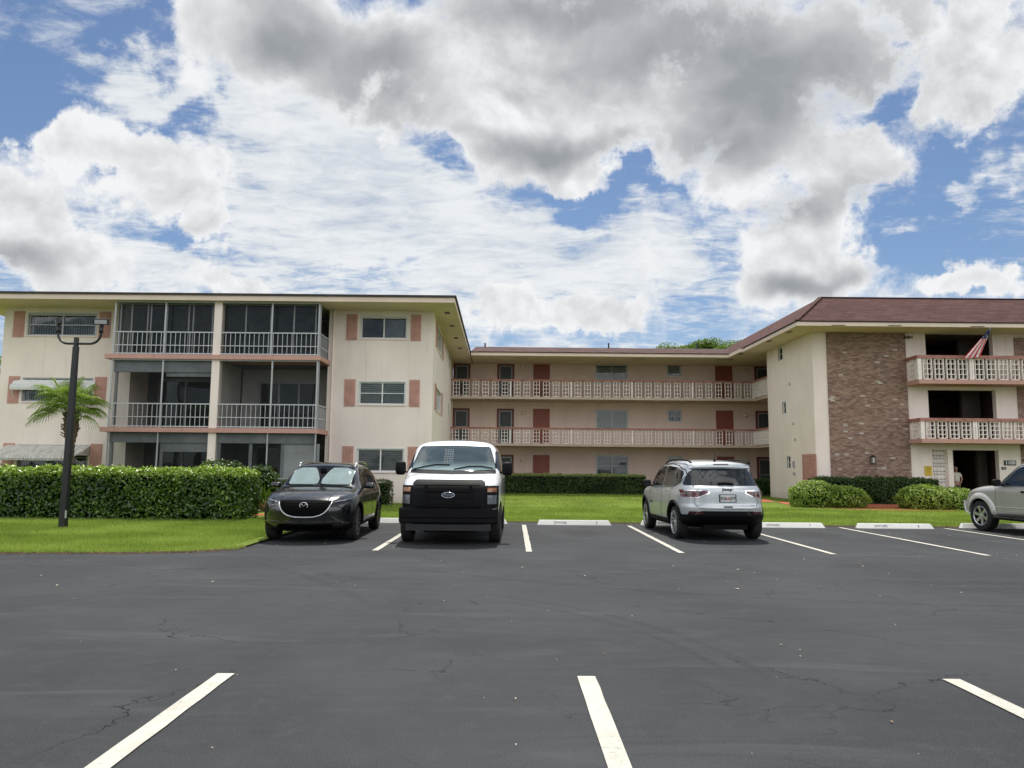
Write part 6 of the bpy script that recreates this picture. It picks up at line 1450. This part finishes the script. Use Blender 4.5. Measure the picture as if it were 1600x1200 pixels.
m = MB(); m.box(-2.0, -1.75, -.45, .45, .24, .34); m.bar((-1.33, -.75, .33), (-1.33, .75, .33), .07); m.tube([(-1.9, .45, .27), (-2.05, .45, .27)], .03, 10); m.build('underbody', M['well'], c.t, world=False)
# ---- warm grey boxy sport utility at the right edge, nose to the building
c4 = Car('parked_car', 'boxy silver-grey four-wheel drive cut off by the right edge of the photo', (12.75, 17.55), PI/2+.10, dict(cat='car', paint=M['p_grey'], W=1.80, R=.37, Rw=.43, axles=(1.36, -1.34), crown=.03, n3=9,
    top=[(-2.3, 1.60), (-2.1, 1.70), (-1.0, 1.73), (0, 1.72), (.25, 1.66), (.40, 1.58), (.90, 1.20), (1.02, 1.14), (1.6, 1.09), (2.0, 1.02), (2.15, .95), (2.25, .85)],
    xf=[(.35, 2.10), (.5, 2.22), (.75, 2.24), (.8, 2.18), (1.0, 2.10)], xr=[(.3, -2.2), (.6, -2.3), (1.1, -2.25), (1.7, -2.1)],
    bot=[(-2.3, .42), (-1.0, .36), (1.2, .36), (2.3, .42)], wid=[(-2.3, .84), (-1.8, .875), (1.3, .875), (1.9, .84), (2.3, .76)],
    side=[(.3, .96), (.5, 1.0), (.95, 1.0), (1.10, .97), (1.2, .93), (1.5, .84), (1.7, .78)], plan=(.22, 3), planr=(.1, 4)))
c = c4
ws = c.patch('windscreen', 'F', con(1.19), lambda t: float(np.interp(abs(t), (0, .60, .64, .78), (1.62, 1.60, 1.56, 1.22))), -.74, .74, M['cargl'], off=.005, nu=30, nv=8)
for sg in (-1, 1):
    v = 'L' if sg > 0 else 'S'
    for a, b, nm in ((.68, -.28, 'side_window'), (-.36, -1.12, 'side_window'), (-1.25, -2.0, 'quarter_window')):
        c.patch(nm, v, con(1.135), lin((-2.05, 1.52), (-1.9, 1.60), (.05, 1.60), (.22, 1.555), (.74, 1.16)), a, b, M['cargl'], nu=20, nv=6)
    c.seam([(.80, 1.125), (.22, 1.60), (.02, 1.645), (-1.9, 1.645)], v, M['gloss'], .010, 'window_trim'); c.seam([(.80, 1.12), (-2.0, 1.12)], v, M['gloss'], .008, 'window_trim')
    c.seam([(.82, 1.1), (.82, .42)], v); c.seam([(-.32, 1.12), (-.32, .42)], v); c.seam([(-1.15, 1.1), (-1.1, .7), (-.92, .45)], v)
    c.seam([(.82, .62), (-.90, .62)], v, M['p_flare'], .014, 'side_moulding')
    for ax_ in (1.36, -1.34):
        m = MB(); rings = []
        for k in range(31):
            a = PI*(k/30)*1.16-.08*PI; q0 = c.proj(v, ax_+.425*math.cos(a), .38+.425*math.sin(a), .0); q1 = c.proj(v, ax_+.56*math.cos(a), .38+.56*math.sin(a), .0)
            rings.append([q0+Vector((0, sg*-.02, 0)), q0+Vector((0, sg*.045, 0)), q0.lerp(q1, .5)+Vector((0, sg*.05, 0)), q1+Vector((0, sg*.004, 0))])
        for A1, B1 in zip(rings, rings[1:]):
            for k in range(3): m.face([A1[k], A1[k+1], B1[k+1], B1[k]])
        m.build('wheel_arch_flare', M['p_flare'], c.t, world=False, merge=True, autos=.9)
    m = MB(); m.tube([(.85, sg*.93, .36), (-.85, sg*.93, .36)], .04, 10); m.box(-.85, .85, sg*.90-.05, sg*.90+.05, .385, .40); m.build('running_board', M['trim'], c.t, world=False)
    for dx in (-.10, -.95): p = c.proj(v, dx, 1.0, .02); c.boxp('door_handle', p.x-.10, p.x+.10, p.y-.014, p.y+.014, p.z-.022, p.z+.022, M['trim'], .006)
    c.mirror(.62, sg*.86, 1.20, .19, .17, .13, M['trim'], sg, .04)
    c.patch('headlight', 'F', con(.86), con(.99), .48*sg, .76*sg, M['lensclr'], off=.01, nu=10, nv=5); c.patch('corner_lamp', v, con(.86), con(.98), 1.93, 2.06, M['lensclr'], off=.01, nu=6, nv=4)
    m = MB(); m.tube([(.2, sg*.62, 1.74), (-.1, sg*.64, 1.79), (-1.6, sg*.64, 1.79), (-1.8, sg*.62, 1.74)], .018, 8); m.build('roof_rail', M['trim'], c.t, world=False)
c.patch('bumper', 'F', con(.42), con(.72), -.74, .74, M['p_flare'], off=.07, nu=40, nv=6)
for v in 'LS': c.patch('bumper_side', v, con(.44), con(.72), 1.88, 2.08, M['p_flare'], off=.04, nu=6, nv=4)
c.patch('grille', 'F', con(.82), con(.99), -.42, .42, M['gloss'], off=.01, nu=20, nv=4)
c.wheels(M['rim'], 6, .24, .64, 0)
m = MB(); m.box(-2.0, 1.8, -.4, .4, .30, .42); m.bar((1.36, -.8, .36), (1.36, .8, .36), .08); m.bar((-1.34, -.8, .36), (-1.34, .8, .36), .10); m.build('chassis', M['well'], c.t, world=False)
# ------------------------------------------------------------------ the man in the entrance
def person():
    bx, by, _ = at(1494.5, 760, YRW+.75); t = thing('person', 'man in a pale short-sleeved shirt and dark trousers standing in the entrance, hand on hip', 'person', (bx, by, 0), 0)
    M['skin'] = plain('skin', (.40, .22, .16), .55, scale=0); M['shirt'] = plain('cream_shirt', (.66, .62, .54), .85, var=.08, scale=6); M['trousers'] = plain('dark_trousers', (.03, .028, .032), .9, var=.2, scale=6); M['hair'] = plain('grey_hair', (.28, .26, .24), .8, scale=0); M['shoe'] = plain('shoe', (.02, .015, .012), .5, scale=0)
    def skin(name, verts, edges, mat, root=0, sub=2):
        me = bpy.data.meshes.new(name); me.from_pydata([v[:3] for v in verts], edges, []); o = bpy.data.objects.new(name, me); COL.objects.link(o)
        sm = o.modifiers.new('s', 'SKIN'); sm.use_smooth_shade = True
        for i, v in enumerate(verts):
            d = me.skin_vertices[0].data[i]; r = v[3]; d.radius = r if isinstance(r, tuple) else (r, r); d.use_root = (i == root)
        ss = o.modifiers.new('d', 'SUBSURF'); ss.levels = sub; ss.render_levels = sub
        bpy.context.view_layer.update(); dg = bpy.context.evaluated_depsgraph_get(); m2 = bpy.data.meshes.new_from_object(o.evaluated_get(dg)); bpy.data.objects.remove(o)
        m2.materials.clear(); m2.materials.append(mat); m2.name = name
        for p in m2.polygons: p.use_smooth = True
        r = bpy.data.objects.new(name, m2); COL.objects.link(r); r.parent = t; return r
    # x right in picture, -y towards viewer
    zf = .08
    B = [(0, 0, .86, .13), (0, .0, 1.02, .13), (0, .01, 1.18, .145), (0, .01, 1.30, .12), (0, .0, 1.385, .055), (0, -.01, 1.44, .052), (0, -.015, 1.52, (.078, .095)), (0, -.01, 1.585, (.078, .092)), (0, 0, 1.625, .05),
         (-.16, .0, 1.31, .055), (-.21, .01, 1.10, .042), (-.215, -.03, .88, .032), (-.215, -.05, .80, .03),
         (.16, .0, 1.31, .055), (.29, .04, 1.11, .042), (.19, -.03, .93, .032), (.15, -.06, .91, .028),
         (-.09, 0, .80, .095), (-.11, -.01, .48, .062), (-.12, .01, .13, .042), (.09, 0, .80, .095), (.12, -.02, .48, .062), (.14, .01, .13, .042)]
    E = [(0, 1), (1, 2), (2, 3), (3, 4), (4, 5), (5, 6), (6, 7), (7, 8), (3, 9), (9, 10), (10, 11), (11, 12), (3, 13), (13, 14), (14, 15), (15, 16), (0, 17), (17, 18), (18, 19), (0, 20), (20, 21), (21, 22)]
    B = [(v[0], v[1], v[2], v[3]) for v in B]
    bd = skin('body', B, E, M['skin'])
    S = [(0, 0, .93, (.155, .125)), (0, 0, 1.03, (.165, .14)), (0, .01, 1.18, (.175, .14)), (0, .01, 1.30, (.135, .115)), (0, 0, 1.375, .07), (-.165, .0, 1.31, .075), (-.205, .01, 1.16, .062), (.165, .0, 1.31, .075), (.255, .03, 1.17, .062)]
    skin('shirt', S, [(0, 1), (1, 2), (2, 3), (3, 4), (3, 5), (5, 6), (3, 7), (7, 8)], M['shirt'])
    T = [(0, 0, .90, (.15, .125)), (0, 0, .84, (.145, .12)), (-.09, 0, .78, .105), (-.11, -.01, .48, .08), (-.12, .01, .16, .068), (.09, 0, .78, .105), (.12, -.02, .48, .08), (.14, .01, .16, .068)]
    skin('trousers', T, [(0, 1), (1, 2), (2, 3), (3, 4), (1, 5), (5, 6), (6, 7)], M['trousers'])
    skin('hair', [(0, .02, 1.56, (.083, .09)), (0, .025, 1.61, (.08, .085)), (0, .02, 1.645, .05)], [(0, 1), (1, 2)], M['hair'])
    for sg, x in ((-1, -.12), (1, .14)): skin('shoe', [(x, .03, .12, .045), (x+.01*sg, -.06, .115, .045), (x+.02*sg, -.15, .105, .032)], [(0, 1), (1, 2)], M['shoe'], 0, 1)
    # face
    def bx_(n, p, s, mat): m = MB(); m.lathe([(.001, -1), (.6, -.7), (1, 0), (.6, .7), (.001, 1)], 8, 'Z'); m.v = [(p[0]+a*s[0], p[1]+b*s[1], p[2]+q*s[2]) for a, b, q in m.v]; return m.build(n, mat, t, world=False, smooth=True)
    bx_('nose', (0, -.105, 1.515), (.013, .018, .026), M['skin'])
    for sg in (-1, 1): bx_('eye', (.03*sg, -.094, 1.54), (.012, .008, .007), M['trousers']); bx_('ear', (.082*sg, -.005, 1.53), (.012, .02, .032), M['skin'])
    bx_('mouth', (0, -.096, 1.475), (.024, .008, .006), M['red'])
    # hands: palm, four fingers, thumb; right one rests on the hip
    for hx, hy, hz, dx, dy, dz, th in ((-.215, -.055, .79, -.02, -.1, -1, 1), (.155, -.055, .915, -.75, -.45, -.45, -1)):
        d = Vector((dx, dy, dz)).normalized(); sd = d.cross(Vector((1, 0, 0)) if abs(d.x) < .5 else Vector((0, 1, 0))).normalized(); o = Vector((hx, hy, hz)); nrm = d.cross(sd)
        for k in range(4):
            f = o+d*.055+sd*(.030-.019*k); L = (.07, .078, .072, .058)[k]
            pts = [o+sd*(.012-.008*k), f, f+d*L*.45+nrm*.006, f+d*L*.8+nrm*.022, f+d*L+nrm*.036]
            skin('finger', [(*p, r) for p, r in zip(pts, (.014, .0095, .0088, .0082, .007))], [(0, 1), (1, 2), (2, 3), (3, 4)], M['skin'], 0, 1)
        pts = [o, o+sd*.035+d*.02, o+sd*.052+d*.05+nrm*.012, o+sd*.055+d*.075+nrm*.02]
        skin('thumb', [(*p, r) for p, r in zip(pts, (.016, .011, .010, .008))], [(0, 1), (1, 2), (2, 3)], M['skin'], 0, 1)
        m = MB(); m.bar(o-d*.01, o+d*.062, .078, .028); m.build('palm', M['skin'], t, world=False, bevel=.010)
    t.scale = (1.0, 1.0, 1.0)
person()
